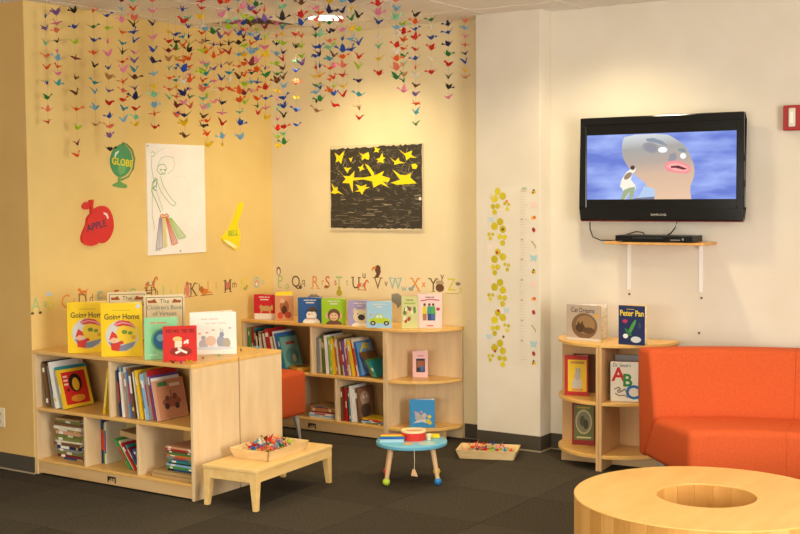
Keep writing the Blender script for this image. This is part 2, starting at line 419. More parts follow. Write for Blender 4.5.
# ---- paper tray
M_TRAY = noisy('tray wood', '#e0bf85', '#ebcd98', (1, 1, 3), 10, 0.45)
def tray(label, c, z, rz, L, W, H, fl=0.02):
    t = thing('wooden_tray', label, 'tray', (c[0], c[1], z), rz)
    a, b = L / 2, W / 2
    MB().box(-a, a, -b, b, 0.0, 0.006).build('bottom', M_TRAY, t)
    T = 0.008
    def side(p0, p1, n):
        # wall from p0 to p1 flaring out along n
        def off(p, k, e): return (p[0] + n[0] * k + e[0], p[1] + n[1] * k + e[1])
        dx, dy = p1[0] - p0[0], p1[1] - p0[1]; l = math.hypot(dx, dy); d = (dx / l * fl, dy / l * fl)
        q0, q1 = off(p0, fl, (-d[0], -d[1])), off(p1, fl, d)
        bot = [(p0[0], p0[1], 0), (p1[0], p1[1], 0), (p1[0] - n[0] * T, p1[1] - n[1] * T, 0), (p0[0] - n[0] * T, p0[1] - n[1] * T, 0)]
        top = [(q0[0], q0[1], H), (q1[0], q1[1], H), (q1[0] - n[0] * T, q1[1] - n[1] * T, H), (q0[0] - n[0] * T, q0[1] - n[1] * T, H)]
        MB().hexa(bot, top).build('side', M_TRAY, t)
    side((-a, -b), (a, -b), (0, -1)); side((a, -b), (a, b), (1, 0)); side((a, b), (-a, b), (0, 1)); side((-a, b), (-a, -b), (-1, 0))
    return t
TR1 = ((-4.345, 5.235), 0.2225, R_(3), 0.235, 0.345, 0.055)
TR2 = ((-3.765, 6.70), 0.0005, R_(21), 0.345, 0.185, 0.058)
tray('shallow wooden tray of folded paper cranes on the low bench', *TR1)
tray('shallow wooden tray of folded paper cranes on the carpet by the column', *TR2)

# ---- round music table
def toy_table():
    C = (-3.83, 5.905); H = 0.236; Rr = 0.207
    t = thing('music_table', 'small round blue toy music table with ball feet on the carpet', 'toy table', (C[0], C[1], 0), R_(33.5))
    blue = plain('#66aecb', 0.35); MB().lathe([(0, H - 0.022), (Rr - 0.004, H - 0.022), (Rr, H - 0.018), (Rr, H - 0.003), (Rr - 0.004, H), (0, H)], 48).build('table_top', blue, t, smooth=True)
    cols = {(-1, -1): '#b8d43a', (1, -1): '#2c7fc4', (-1, 1): '#d2304a', (1, 1): '#f0c81e'}
    M_LEG = noisy('pale turned wood', '#d3ab7d', '#dfb98c', (1, 1, 0.2), 12, 0.45)
    for (sx, sy), c in cols.items():
        lg = MB().tube([(sx * 0.118, sy * 0.105, H - 0.022), (sx * 0.146, sy * 0.128, 0.036)], [0.0155, 0.013], 14).build('leg', M_LEG, t, smooth=True)
        n = 8; pr = [(0.022 * math.cos(a), 0.022 + 0.022 * math.sin(a)) for a in [-math.pi / 2 + math.pi * k / n for k in range(n + 1)]]
        MB().lathe(pr, 18, None, (sx * 0.148, sy * 0.130, 0)).build('ball_foot', plain(c, 0.3), lg, smooth=True)
    # xylophone bars
    xy = MB().box(-0.185, -0.045, -0.06, 0.045, H, H + 0.017).build('xylophone_base', plain('#a9cbd8', 0.4), t)
    for k, c in enumerate(['#2a5fb0', '#3f9b54', '#f1d21f', '#f1d21f', '#ef8a22', '#d9312c']):
        y = -0.058 + k * 0.0175
        MB().box(-0.188 + 0.003 * k, -0.040 - 0.003 * k, y, y + 0.0155, H + 0.018, H + 0.030).build('xylophone_bar', plain(c, 0.3), xy, bevel=0.002)
    # drum
    dr = MB().lathe([(0, H), (0.070, H), (0.070, H + 0.046), (0, H + 0.046)], 32, None, (0.012, 0.025, 0)).build('drum', plain('#d8352a', 0.35), t, smooth=True)
    MB().lathe([(0.052, H + 0.046), (0.073, H + 0.046), (0.073, H + 0.056), (0.052, H + 0.056), (0.052, H + 0.046)], 32, None, (0.012, 0.025, 0)).build('drum_rim', plain('#e9d3a6', 0.5), dr, smooth=True)
    MB().lathe([(0, H + 0.048), (0.053, H + 0.048)], 32, None, (0.012, 0.025, 0)).build('drum_skin', plain('#c98f6a', 0.6), dr)
    MB().tube([(0.10, 0.01, H), (0.10, 0.01, H + 0.02)], 0.012, 12).tube([(0.10, 0.01, H + 0.02), (0.10, 0.01, H + 0.034)], 0.017, 12).build('knob', plain('#e8d8a8', 0.5), t, smooth=True)
    MB().box(0.105, 0.165, 0.05, 0.10, H, H + 0.018).build('clacker', plain('#f0d022', 0.35), t, bevel=0.004)
    MB().lathe([(0, H), (0.032, H), (0.032, H + 0.003), (0, H + 0.003)], 20, None, (-0.02, -0.105, 0)).build('wooden_disc', plain('#c9a56a', 0.5), t)
    MB().lathe([(0, H), (0.055, H), (0.055, H + 0.002), (0, H + 0.002)], 24, None, (0.085, -0.095, 0)).build('round_inlay', plain('#a5c9c4', 0.2), t)
    cd = MB().tube([(0.012, -0.205, H - 0.01), (0.013, -0.209, 0.16), (0.012, -0.207, 0.112)], 0.0017, 6).build('cord', plain('#d8c7a3', 0.8), t)
    MB().hexa([(-0.008, -0.215, 0.075), (0.032, -0.215, 0.068), (0.032, -0.199, 0.068), (-0.008, -0.199, 0.075)],
              [(0.002, -0.213, 0.112), (0.016, -0.213, 0.112), (0.016, -0.201, 0.112), (0.002, -0.201, 0.112)]).build('wooden_beater', M_LEG, cd, bevel=0.003)
toy_table()

# ---- curved sofa and round table
TC = (-1.688, 4.828)
def sweep(prof, a0, a1, n):
    """closed (r,z) profile swept around the origin from angle a0 to a1 (degrees)"""
    mb = MB(); k = len(prof); vs = []
    for i in range(n + 1):
        a = R_(a0 + (a1 - a0) * i / n)
        vs += [(r * math.cos(a), r * math.sin(a), z) for r, z in prof]
    fs = []
    for i in range(n):
        for j in range(k):
            fs.append((i * k + j, i * k + (j + 1) % k, (i + 1) * k + (j + 1) % k, (i + 1) * k + j))
    fs.append(tuple(range(k - 1, -1, -1))); fs.append(tuple(range(n * k, (n + 1) * k)))
    return mb.add(vs, fs)
SO = (-1.60, 5.40)
def sofa(label, a0, a1):
    t = thing('curved_sofa', label, 'sofa', (SO[0], SO[1], 0), 0, 'curved orange sofa modules')
    g = 0.03
    def skip(e):      # the joint between two modules stays square
        return all(abs(math.degrees(math.atan2(v.co.y, v.co.x)) - 101) < 0.1 for v in e.verts)
    sweep([(0.86, 0.17), (0.86, 0.435), (1.345, 0.42), (1.51, 0.17)], a1 + g, a0 - g, 12).build('seat', M_ORANGE, t, bevel=0.042, seg=5, smooth=True, skip=skip)
    sweep([(1.325, 0.415), (1.41, 0.785), (1.58, 0.785), (1.56, 0.17), (1.49, 0.17)], a1 + g, a0 - g, 12).build('backrest', M_ORANGE, t, bevel=0.024, seg=4, smooth=True, skip=skip)
    for a in (a0 - 4, a1 + 4):
        for r in (0.95, 1.47):
            x, y = r * math.cos(R_(a)), r * math.sin(R_(a))
            MB().tube([(x, y, 0.0), (x, y, 0.18)], [0.016, 0.024], 12).build('leg', M_METAL, t, smooth=True)
sofa('long curved orange upholstered sofa module facing the round table', 134, 101)
sofa('curved orange sofa module continuing beyond the seam of the first', 101, 68)

t = thing('drum_table', 'round maple drum table with a hole in its top by the sofa', 'table', (TC[0], TC[1], 0))
TH, RO, RI, NS = 0.42, 0.540, 0.201, 44
NB = 96
ring = MB()
prof = [(RI, TH - 0.006), (RO, TH - 0.006), (RO, TH - 0.003), (RO - 0.003, TH), (RI + 0.002, TH), (RI, TH - 0.002), (RI, TH - 0.006)]
ring.lathe(prof, NB).build('top_ring', M_TABLE, t, smooth=True)
def stave(r, n, z1, inner):
    a = math.pi / n * 0.985; th = 0.016
    r0, r1 = (r - th, r) if not inner else (r, r + th)
    k = 3; o = [(r1 * math.cos(-a + 2 * a * i / k), r1 * math.sin(-a + 2 * a * i / k)) for i in range(k + 1)]
    i_ = [(r0 * math.cos(a - 2 * a * i / k), r0 * math.sin(a - 2 * a * i / k)) for i in range(k + 1)]
    return MB().prism(o + i_, 0.0, z1)
sm = [stave(RO - 0.001, NS, TH - 0.006, False).mesh('stave', mt) for mt in M_STAVE]
for i in range(NS): link('stave', sm[(i * 7 + i // 3) % 3], t, (0, 0, 0), (0, 0, 2 * math.pi * i / NS))
sm = [stave(RI, 16, TH - 0.006, True).mesh('inner_stave', mt) for mt in M_STAVE]
for i in range(16): link('inner_stave', sm[(i * 5 + i // 3) % 3], t, (0, 0, 0), (0, 0, 2 * math.pi * i / 16))

# ---- orange stool between the bookcases
t = thing('upholstered_stool', 'square orange upholstered stool on tapered metal legs between the bookcases', 'stool', (-5.385, 6.30, 0))
MB().box(-0.275, 0.275, -0.27, 0.27, 0.165, 0.47).build('seat', M_ORANGE, t, bevel=0.035, seg=4, smooth=True)
for sx in (-1, 1):
    for sy in (-1, 1):
        MB().tube([(sx * 0.235, sy * 0.232, 0), (sx * 0.215, sy * 0.215, 0.17)], [0.010, 0.022], 12).build('leg', M_METAL, t, smooth=True)

# ================================================================== TV CORNER
t = thing('television', 'black flat screen television mounted on the off white wall', 'television', (-2.764, 7.02, 1.812))
w2, h2 = 0.517, 0.318
bz = MB(); bw = 0.044
bz.box(-w2, w2, 0, 0.04, h2 - bw, h2).box(-w2, w2, 0, 0.04, -h2, -h2 + 0.075).box(-w2, -w2 + bw, 0, 0.04, -h2 + 0.075, h2 - bw).box(w2 - bw, w2, 0, 0.04, -h2 + 0.075, h2 - bw)
bz.build('bezel', M_BLACK, t, bevel=0.006)
MB().box(-w2 + 0.02, w2 - 0.02, 0.04, 0.09, -h2 + 0.03, h2 - 0.03).build('rear_housing', M_BLACKM, t, bevel=0.01)
MB().box(-0.2, 0.2, 0.09, 0.1115, -0.15, 0.15).build('wall_mount', M_BLACKM, t)
MB().box(-w2 + 0.005, w2 - 0.005, 0.002, 0.03, -h2 - 0.006, -h2).build('lower_trim', plain('#6b1d18', 0.25), t)
for z in (0.03, -0.12): MB().box(w2, w2 + 0.006, 0.01, 0.03, z, z + 0.04).build('side_button', M_BLACKM, t)
MB().box(-w2 + bw, w2 - bw, 0.008, 0.02, -h2 + 0.075, h2 - bw).build('glass_panel', plain('#0d0c0b', 0.15, 0, 0.5), t)
Art(0, 0).text('SAMSUNG', 0, -h2 + 0.036, 0.019, '#a9a49a', 0.01, 1.15).build('brand_lettering', t, (0, -0.0002, 0))
def scr(c): return emit(c, 0.92)
# the picture on the screen: night sky with cloud bands, a big smooth stone head and a small seated figure
a = Art(-0.474, -0.188, 0.948, 0.398, scr); a.clip = True
MS = bpy.data.materials.new('screen sky'); MS.use_nodes = True
nt = MS.node_tree; nt.nodes.clear(); L = nt.links.new
o_ = nt.nodes.new('ShaderNodeOutputMaterial'); e_ = nt.nodes.new('ShaderNodeEmission'); rp = nt.nodes.new('ShaderNodeValToRGB')
nz = nt.nodes.new('ShaderNodeTexNoise'); mp = nt.nodes.new('ShaderNodeMapping'); tc = nt.nodes.new('ShaderNodeTexCoord')
mp.inputs['Scale'].default_value = (1.3, 1, 4.5); nz.inputs['Scale'].default_value = 2.0; nz.inputs['Detail'].default_value = 3
L(tc.outputs['Object'], mp.inputs[0]); L(mp.outputs[0], nz.inputs['Vector']); L(nz.outputs['Fac'], rp.inputs[0]); L(rp.outputs[0], e_.inputs[0]); L(e_.outputs[0], o_.inputs[0])
rp.color_ramp.elements[0].position = 0.38; rp.color_ramp.elements[1].position = 0.72
rp.color_ramp.elements[0].color = lin('#6070b8'); rp.color_ramp.elements[1].color = lin('#9aabdf'); e_.inputs[1].default_value = 0.92
MB().face([(-0.474, -0.0002, -0.188), (0.474, -0.0002, -0.188), (0.474, -0.0002, 0.21), (-0.474, -0.0002, 0.21)]).build('screen', MS, t, (0, 0.0075, 0))
def blob(cx, cy, rx, ry, cols, rot=0, shrink=0.8, dx=0.0, dy=0.0):
    for k, c in enumerate(cols):
        q = 1 - (1 - shrink) * k
        a.ell(cx + dx * k, cy + dy * k, rx * q, ry * q, c, 36, rot)
def smooth_head(pts):
    out = []
    for i in range(len(pts)):
        p, q = pts[i], pts[(i + 1) % len(pts)]
        out += [(0.75 * p[0] + 0.25 * q[0], 0.75 * p[1] + 0.25 * q[1]), (0.25 * p[0] + 0.75 * q[0], 0.25 * p[1] + 0.75 * q[1])]
    return out
head = [(0.27, 0.99), (0.245, 0.85), (0.25, 0.66), (0.275, 0.55), (0.31, 0.44), (0.36, 0.33), (0.415, 0.24), (0.42, 0.12), (0.34, 0.02), (0.32, 0.0), (0.32, -0.3), (0.715, -0.3), (0.715, 0.0),
        (0.705, 0.12), (0.71, 0.22), (0.73, 0.32), (0.735, 0.45), (0.725, 0.55), (0.705, 0.64), (0.695, 0.72), (0.66, 0.82), (0.60, 0.92), (0.54, 0.99)]
MH = bpy.data.materials.new('screen stone head'); MH.use_nodes = True
nt = MH.node_tree; nt.nodes.clear(); L = nt.links.new
o_ = nt.nodes.new('ShaderNodeOutputMaterial'); e_ = nt.nodes.new('ShaderNodeEmission'); rp = nt.nodes.new('ShaderNodeValToRGB'); e_.inputs[1].default_value = 0.92
gd = nt.nodes.new('ShaderNodeTexGradient'); mp = nt.nodes.new('ShaderNodeMapping'); tc = nt.nodes.new('ShaderNodeTexCoord')
mp.inputs['Rotation'].default_value = (0, R_(100), 0); mp.inputs['Scale'].default_value = (1, 1, 2.4); mp.inputs['Location'].default_value = (0.45, 0, 0); mp.vector_type = 'POINT'
L(tc.outputs['Object'], mp.inputs[0]); L(mp.outputs[0], gd.inputs[0]); L(gd.outputs[0], rp.inputs[0]); L(rp.outputs[0], e_.inputs[0]); L(e_.outputs[0], o_.inputs[0])
el = rp.color_ramp.elements; el[0].position = 0.0; el[0].color = lin('#cbab90'); el[1].position = 1.0; el[1].color = lin('#c4c8cc')
for ps, cc in ((0.38, '#bda08a'), (0.55, '#a3948a'), (0.75, '#95938f')): q_ = el.new(ps); q_.color = lin(cc)
a.mat = lambda c: MH if c == 'head' else scr(c)
a.poly(smooth_head(head), 'head')
a.poly([(0.40, 0.20), (0.47, 0.16), (0.475, 0.04), (0.36, 0.02)], '#9fb3cf')
a.poly([(0.32, 0.0), (0.34, 0.02), (0.47, 0.04), (0.47, 0.0)], '#6b6f85')
blob(0.445, 0.78, 0.055, 0.09, ['#8f8c8c', '#88868a', '#828188'], 0.3, 0.82)
a.poly([(0.41, 0.92), (0.46, 0.93), (0.52, 0.88), (0.56, 0.80), (0.53, 0.82), (0.47, 0.86), (0.42, 0.88)], '#7c8490')
a.ell(0.525, 0.745, 0.032, 0.045, '#c7cdd0'); a.ell(0.522, 0.75, 0.026, 0.036, '#f2f0e4')
a.poly([(0.625, 0.76), (0.665, 0.76), (0.685, 0.70), (0.66, 0.70), (0.63, 0.72)], '#76848a')
a.ell(0.66, 0.645, 0.02, 0.045, '#c7cdd0'); a.ell(0.658, 0.65, 0.016, 0.036, '#eeeee4')
a.poly([(0.57, 0.68), (0.61, 0.70), (0.62, 0.62), (0.60, 0.56), (0.56, 0.56)], '#86848a')
a.poly([(0.535, 0.50), (0.56, 0.57), (0.60, 0.58), (0.65, 0.565), (0.70, 0.50), (0.71, 0.42), (0.68, 0.38), (0.61, 0.40), (0.56, 0.42)], '#d97e86')
a.poly([(0.55, 0.49), (0.57, 0.54), (0.62, 0.55), (0.68, 0.50), (0.70, 0.44), (0.67, 0.405), (0.60, 0.43)], '#eb9a92')
a.poly([(0.58, 0.50), (0.63, 0.505), (0.69, 0.45), (0.66, 0.44), (0.61, 0.47), (0.58, 0.47)], '#5a2f3a')
a.poly([(0.24, 0.0), (0.26, 0.10), (0.25, 0.17), (0.235, 0.20), (0.245, 0.30), (0.28, 0.42), (0.305, 0.46), (0.33, 0.50), (0.345, 0.47), (0.335, 0.42), (0.32, 0.40), (0.31, 0.30), (0.34, 0.22), (0.345, 0.17), (0.33, 0.10), (0.32, 0.0), (0.30, 0.0), (0.30, 0.10), (0.27, 0.0)], '#d9d2c2')
a.poly([(0.24, 0.0), (0.26, 0.14), (0.30, 0.18), (0.34, 0.19), (0.335, 0.12), (0.32, 0.0), (0.30, 0.0), (0.30, 0.11), (0.265, 0.0)], '#8f9a78')
a.ell(0.322, 0.485, 0.016, 0.035, '#4a3a34'); a.ell(0.29, 0.36, 0.022, 0.06, '#8c7660', 14, -0.3)
a.build('screen_picture', t, (0, 0.0072, 0))

t = thing('wall_shelf', 'thin honey wood wall shelf on two white brackets below the television', 'shelf', (-2.712, 7.132, 1.352))
MB().box(-0.352, 0.275, -0.232, 0, 0, 0.016).build('board', M_EDGE, t, bevel=0.003)
for x in (-0.287, 0.175):
    b = MB()
    b.box(x - 0.011, x + 0.011, -0.004, 0, -0.29, 0).box(x - 0.011, x + 0.011, -0.20, 0, -0.004, 0)
    b.box(x - 0.0015, x + 0.0015, -0.03, -0.004, -0.03, -0.004)
    b.build('bracket', M_WHITE, t)
t = thing('disc_player', 'slim black disc player lying on the wall shelf', 'disc player', (-2.73, 6.99, 1.368))
MB().box(-0.262, 0.225, -0.09, 0.075, 0.004, 0.040).build('case', M_BLACKM, t, bevel=0.003)
MB().box(-0.256, 0.219, -0.093, -0.0895, 0.008, 0.035).build('front_panel', M_BLACK, t)
MB().box(-0.15, 0.04, -0.0945, -0.0928, 0.022, 0.030).build('disc_drawer', plain('#26262a', 0.3), t)
MB().box(0.09, 0.15, -0.0945, -0.0928, 0.012, 0.018).box(0.16, 0.172, -0.0945, -0.0928, 0.014, 0.026).build('button', plain('#8d8a84', 0.4, 0.5), t)
for x in (-0.22, 0.18): MB().box(x - 0.015, x + 0.015, -0.06, 0.08, 0, 0.004).build('foot', M_BLACKM, t)
tag(MB().tube([onY(590, 222, 7.06), onY(590, 229, 7.055), onY(593, 237, 7.045), onY(601, 241, 7.04) + Vector((0, 0, 0.004)), onY(612, 241.0, 7.05) + Vector((0, 0, 0.004)), onY(618, 240, 7.10)], 0.0038, 6).build('power_cable', M_BLACKM, smooth=True),
    'black power cable hanging from the television to the left end of the wall shelf', 'cable')
tag(MB().tube([onY(624, 237, 7.10), onY(628, 234, 7.09), onY(636, 231.5, 7.09), onY(643, 232.5, 7.09), onY(645, 236, 7.10)], 0.0035, 6).build('player_cable', M_BLACKM, smooth=True),
    'short black cable looping up behind the disc player', 'cable')
tag(MB().tube([onY(677, 222, 7.07), onY(675, 228, 7.07), onY(671, 233, 7.09), onY(664, 237, 7.105)], 0.0038, 6).build('video_cable', M_BLACKM, smooth=True),
    'black video cable slanting from the television down to the disc player', 'cable')
for u, v, lb in [(629.3, 294, 'small dark screw anchor in the wall under the bracket nearer the column'), (701.5, 298, 'small dark screw anchor in the wall just under the other bracket'), (699, 333, 'lone dark screw anchor low on the wall above the sofa back')]:
    p = onY(u, v, 7.132)
    tag(MB().lathe([(0, 0), (0.0075, 0), (0.006, 0.004), (0, 0.005)], 12).build('screw_anchor', plain('#6a3a30', 0.5), None, (p.x, 7.132, p.z), (R_(90), 0, 0)), lb, 'screw')
t = thing('fire_alarm', 'red wall fire alarm with clear strobe beside the television', 'fire alarm', (-1.975, 7.132, 2.085))
MB().box(-0.068, 0.068, -0.045, 0, -0.072, 0.072).build('housing', M_RED, t, bevel=0.006)
ls = MB().hexa([(-0.030, -0.046, -0.05), (0.005, -0.046, -0.05), (0.005, -0.044, -0.05), (-0.030, -0.044, -0.05)], [(-0.030, -0.046, 0.05), (0.005, -0.046, 0.05), (0.005, -0.044, 0.05), (-0.030, -0.044, 0.05)])
MB().box(-0.032, 0.006, -0.062, -0.045, -0.052, 0.056).build('strobe_lens', plain('#ddd5c2', 0.15), t, bevel=0.006)
MB().box(-0.022, -0.004, -0.0635, -0.0615, -0.03, 0.034).build('flash_tube', plain('#f6f2e4', 0.1), t)
t = thing('wall_outlet', 'cream electrical outlet plate on the outer wall near the floor', 'outlet', (-6.155, 4.852, 0.317))
MB().box(-0.038, 0.038, -0.006, 0, -0.06, 0.06).build('plate', plain('#e2d2b4', 0.4), t, bevel=0.003)
for z in (-0.022, 0.022):
    s = MB().box(-0.017, 0.017, -0.009, -0.006, z - 0.015, z + 0.015).build('socket', plain('#d8c7a6', 0.4), t, bevel=0.002)
    Art().rect(-0.008, -0.005, z - 0.006, z + 0.008, '#2b241c').rect(0.005, 0.008, z - 0.006, z + 0.008, '#2b241c').build('slot', s, (0, -0.009, 0))

# ================================================================== WALL DECORATION
LW = (0, 0, math.pi / 2)          # art on the left wall: local x -> +Y, front -> +X
def wall_thing(name, label, cat, side, p, lift=0.0, group=None):
    """side 'L' left wall at (y, z), 'B' back wall at (x, z), 'C' column front"""
    if side == 'L': return thing(name, label, cat, (XL + lift, p[0], p[1]), math.pi / 2, group)
    return thing(name, label, cat, (p[0], (YB if side == 'B' else YC) - lift, p[1]), 0, group)

# star drawing on the cream wall
t = wall_thing('star_drawing', "child's framed drawing of yellow stars scribbled over black, on the cream wall", 'drawing', 'B', (-4.909, 1.72))
PW, PH = 0.394, 0.297
MB().box(-PW - 0.002, PW + 0.004, -0.012, 0, -PH - 0.008, PH + 0.002).build('mount_board', plain('#d9c9a4', 0.7), t)
if True:
    mt = bpy.data.materials.new('black crayon'); mt.use_nodes = True; nt = mt.node_tree; b = nt.nodes['Principled BSDF']; L = nt.links.new
    tc = nt.nodes.new('ShaderNodeTexCoord'); mp = nt.nodes.new('ShaderNodeMapping'); mp.inputs['Rotation'].default_value = (0, 0.5, 0); mp.inputs['Scale'].default_value = (5, 1, 16)
    n1 = nt.nodes.new('ShaderNodeTexNoise'); n1.inputs['Scale'].default_value = 2.6; n1.inputs['Detail'].default_value = 5; n1.inputs['Distortion'].default_value = 1.2
    rp = nt.nodes.new('ShaderNodeValToRGB'); rp.color_ramp.elements[0].position = 0.55; rp.color_ramp.elements[1].position = 1.0
    rp.color_ramp.elements[0].color = lin('#352f25'); rp.color_ramp.elements[1].color = lin('#b3a284')
    L(tc.outputs['Object'], mp.inputs[0]); L(mp.outputs[0], n1.inputs['Vector']); L(n1.outputs['Fac'], rp.inputs[0]); L(rp.outputs[0], b.inputs['Base Color']); b.inputs['Roughness'].default_value = 0.6
    rs = random.Random(5); n = 40; pts = []
    for i in range(n): pts.append((-PW + 2 * PW * i / n, -PH + rs.uniform(0, 0.006)))
    for i in range(10): pts.append((PW - rs.uniform(0, 0.006), -PH + 2 * PH * i / 10))
    for i in range(n): pts.append((PW - 2 * PW * i / n, PH - rs.uniform(0, 0.012) - 0.016 * (i / n)))
    for i in range(10): pts.append((-PW + rs.uniform(0, 0.006), PH - 0.016 - (2 * PH - 0.016) * i / 10))
    MB().face([(x, -0.0125, z) for x, z in pts]).build('crayon_ground', mt, t)
gp = Art(); rs = random.Random(31)
for k in range(150):
    up_ = k < 115
    x0 = rs.uniform(-PW + 0.03, PW - 0.06); z0 = rs.uniform(-0.06, PH - 0.06) if up_ else rs.uniform(-PH + 0.03, -0.06)
    an = rs.choice((0.9, 1.1, -0.8, 2.2)) + rs.uniform(-0.3, 0.3) if up_ else rs.uniform(-0.12, 0.12)
    ln = rs.uniform(0.015, 0.045) if up_ else rs.uniform(0.03, 0.12)
    x1, z1 = x0 + ln * math.cos(an), z0 + ln * math.sin(an)
    x1 = max(-PW + 0.01, min(PW - 0.01, x1)); z1 = max(-PH + 0.01, min(PH - 0.03, z1))
    gp.n = 0; gp.line([(x0, z0), (x1, z1)], rs.uniform(0.0018, 0.0042), rs.choice(['#8f8268', '#b5a687', '#7a6e58']))
gp.build('bare_paper_streaks', t, (0, -0.0123, 0))['kind'] = 'stuff'
a = Art(-PW, PH, 2 * PW / 520, -2 * PH / 455)   # traced in the drawing's own grid, y down
YEL = '#f4de1c'
def star(pts): a.poly([(x - 38, y - 40) for x, y in pts][::-1], YEL)
star([(65, 75), (92, 95), (125, 65), (112, 108), (103, 140), (90, 122), (70, 132), (76, 108)])
star([(147, 105), (160, 112), (170, 100), (166, 120), (160, 132), (154, 118)])
star([(205, 78), (230, 92), (262, 78), (268, 100), (262, 122), (240, 112), (222, 124), (225, 100)])
star([(295, 45), (312, 62), (330, 62), (318, 72), (322, 84), (306, 78), (290, 82), (300, 70)])
star([(305, 118), (325, 112), (340, 85), (345, 108), (358, 112), (345, 122), (348, 142), (330, 134), (308, 138), (318, 126)])
star([(430, 68), (465, 92), (505, 78), (500, 100), (528, 118), (495, 114), (472, 130), (468, 106)])
star([(378, 108), (412, 132), (432, 112), (436, 132), (464, 142), (430, 146), (405, 152), (408, 138)])
star([(118, 158), (142, 162), (165, 160), (148, 174), (140, 192), (130, 176)])
star([(200, 158), (218, 158), (232, 142), (230, 162), (240, 172), (222, 174), (210, 184), (212, 168)])
star([(500, 152), (520, 146), (535, 158), (526, 176), (506, 174)])
star([(72, 155), (118, 205), (152, 208), (182, 178), (176, 215), (230, 216), (280, 208), (240, 140), (262, 152), (290, 188), (296, 206), (350, 182), (338, 208), (384, 222), (372, 244), (340, 238), (376, 272), (330, 252), (290, 272), (282, 238), (230, 226), (172, 232), (170, 300), (150, 246), (108, 244), (130, 222)])
star([(395, 175), (440, 205), (470, 208), (500, 195), (494, 220), (530, 252), (470, 255), (420, 258), (385, 246), (440, 232)])
star([(44, 240), (62, 268), (84, 268), (80, 284), (116, 308), (84, 298), (66, 304), (40, 298), (56, 282)])
star([(182, 292), (206, 282), (190, 252), (220, 264), (252, 252), (244, 268), (270, 268), (236, 284), (224, 310), (212, 292)])
a.build('star', t, (0, -0.0125, 0))
Art().ell(PW - 0.018, -0.085, 0.012, 0.012, '#e9e2cf').build('white_dot', t, (0, -0.0125, 0))

# girl drawing on the left wall
t = wall_thing('figure_drawing', "child's pencil drawing of a figure with rainbow skirt, white paper on yellow wall", 'drawing', 'L', (6.108, 1.645))
MB().box(-0.281, 0.278, -0.010, 0, -0.371, 0.371).build('paper', noisy('drawing paper', '#efe9de', '#f4efe6', (1, 1, 1), 5, 0.8), t)
a = Art(-0.281, 0.371, 0.562 / 250, -0.742 / 470)       # grid of the zoomed crop, y down, paper from (25,38)
def L2(pts, c, w=0.0045): a.line([(x - 25, y - 38) for x, y in pts], w, c)
GR = '#9cc088'; G2 = '#74a86c'
L2([(42, 78), (50, 72), (60, 80), (55, 92), (44, 90)], GR); L2([(46, 92), (44, 140), (52, 190)], GR); L2([(60, 82), (80, 66), (104, 54)], '#c9d29a', 0.003)
L2([(70, 130), (84, 98), (110, 88), (136, 96), (142, 120), (132, 150), (110, 165)], GR, 0.003); L2([(72, 130), (66, 150), (80, 168), (98, 164), (106, 140), (96, 124), (80, 126), (72, 132)], G2)
L2([(78, 150), (88, 146)], G2, 0.008); L2([(94, 150), (102, 146)], G2, 0.008); L2([(82, 160), (92, 162)], G2)
L2([(80, 176), (90, 215), (110, 250), (130, 278), (144, 290), (136, 302), (120, 294), (100, 268), (80, 240), (66, 200)], G2, 0.004)
L2([(60, 180), (46, 204), (42, 240), (60, 280), (78, 328)], G2, 0.006); L2([(66, 192), (60, 230), (72, 270), (88, 320)], GR, 0.004); L2([(52, 200), (44, 270), (42, 340), (52, 400)], GR, 0.004)
L2([(46, 204), (66, 186), (62, 214), (46, 226), (60, 236)], G2, 0.007)
L2([(130, 180), (180, 172), (196, 200), (196, 280), (190, 330)], '#e3ddd0', 0.003); L2([(160, 420), (200, 400), (230, 420), (210, 450)], '#e3ddd0', 0.003)
for (x0, x1, xa, xb, yb, c) in [(72, 82, 55, 82, 486, '#a89cb0'), (84, 94, 88, 102, 480, '#eadf90'), (98, 106, 122, 146, 470, '#de7040'), (110, 120, 150, 182, 445, '#a2cf6a')]:
    for k in range(5):
        q = k / 4; L2([(x0 + (x1 - x0) * q, 352), (xa + (xb - xa) * q, yb - 12 * abs(q - 0.5))], c, 0.0042)
    L2([(x0, 352), (xa, yb), (xb, yb - 8), (x1, 352)], c, 0.005)
L2([(72, 346), (80, 336), (92, 342), (102, 334), (110, 346), (92, 350), (74, 348)], '#dd8a3a', 0.008)
L2([(50, 490), (78, 488)], '#c9c4c0', 0.004)
a.build('pencil_lines', t, (0, -0.010, 0))
for x, z in ((-0.27, 0.355), (0.02, -0.352)):
    MB().lathe([(0, 0), (0.006, 0), (0.004, 0.004), (0, 0.005)], 10).build('push_pin', plain('#8a8378', 0.4), t, (x, -0.010, z), (R_(90), 0, 0))

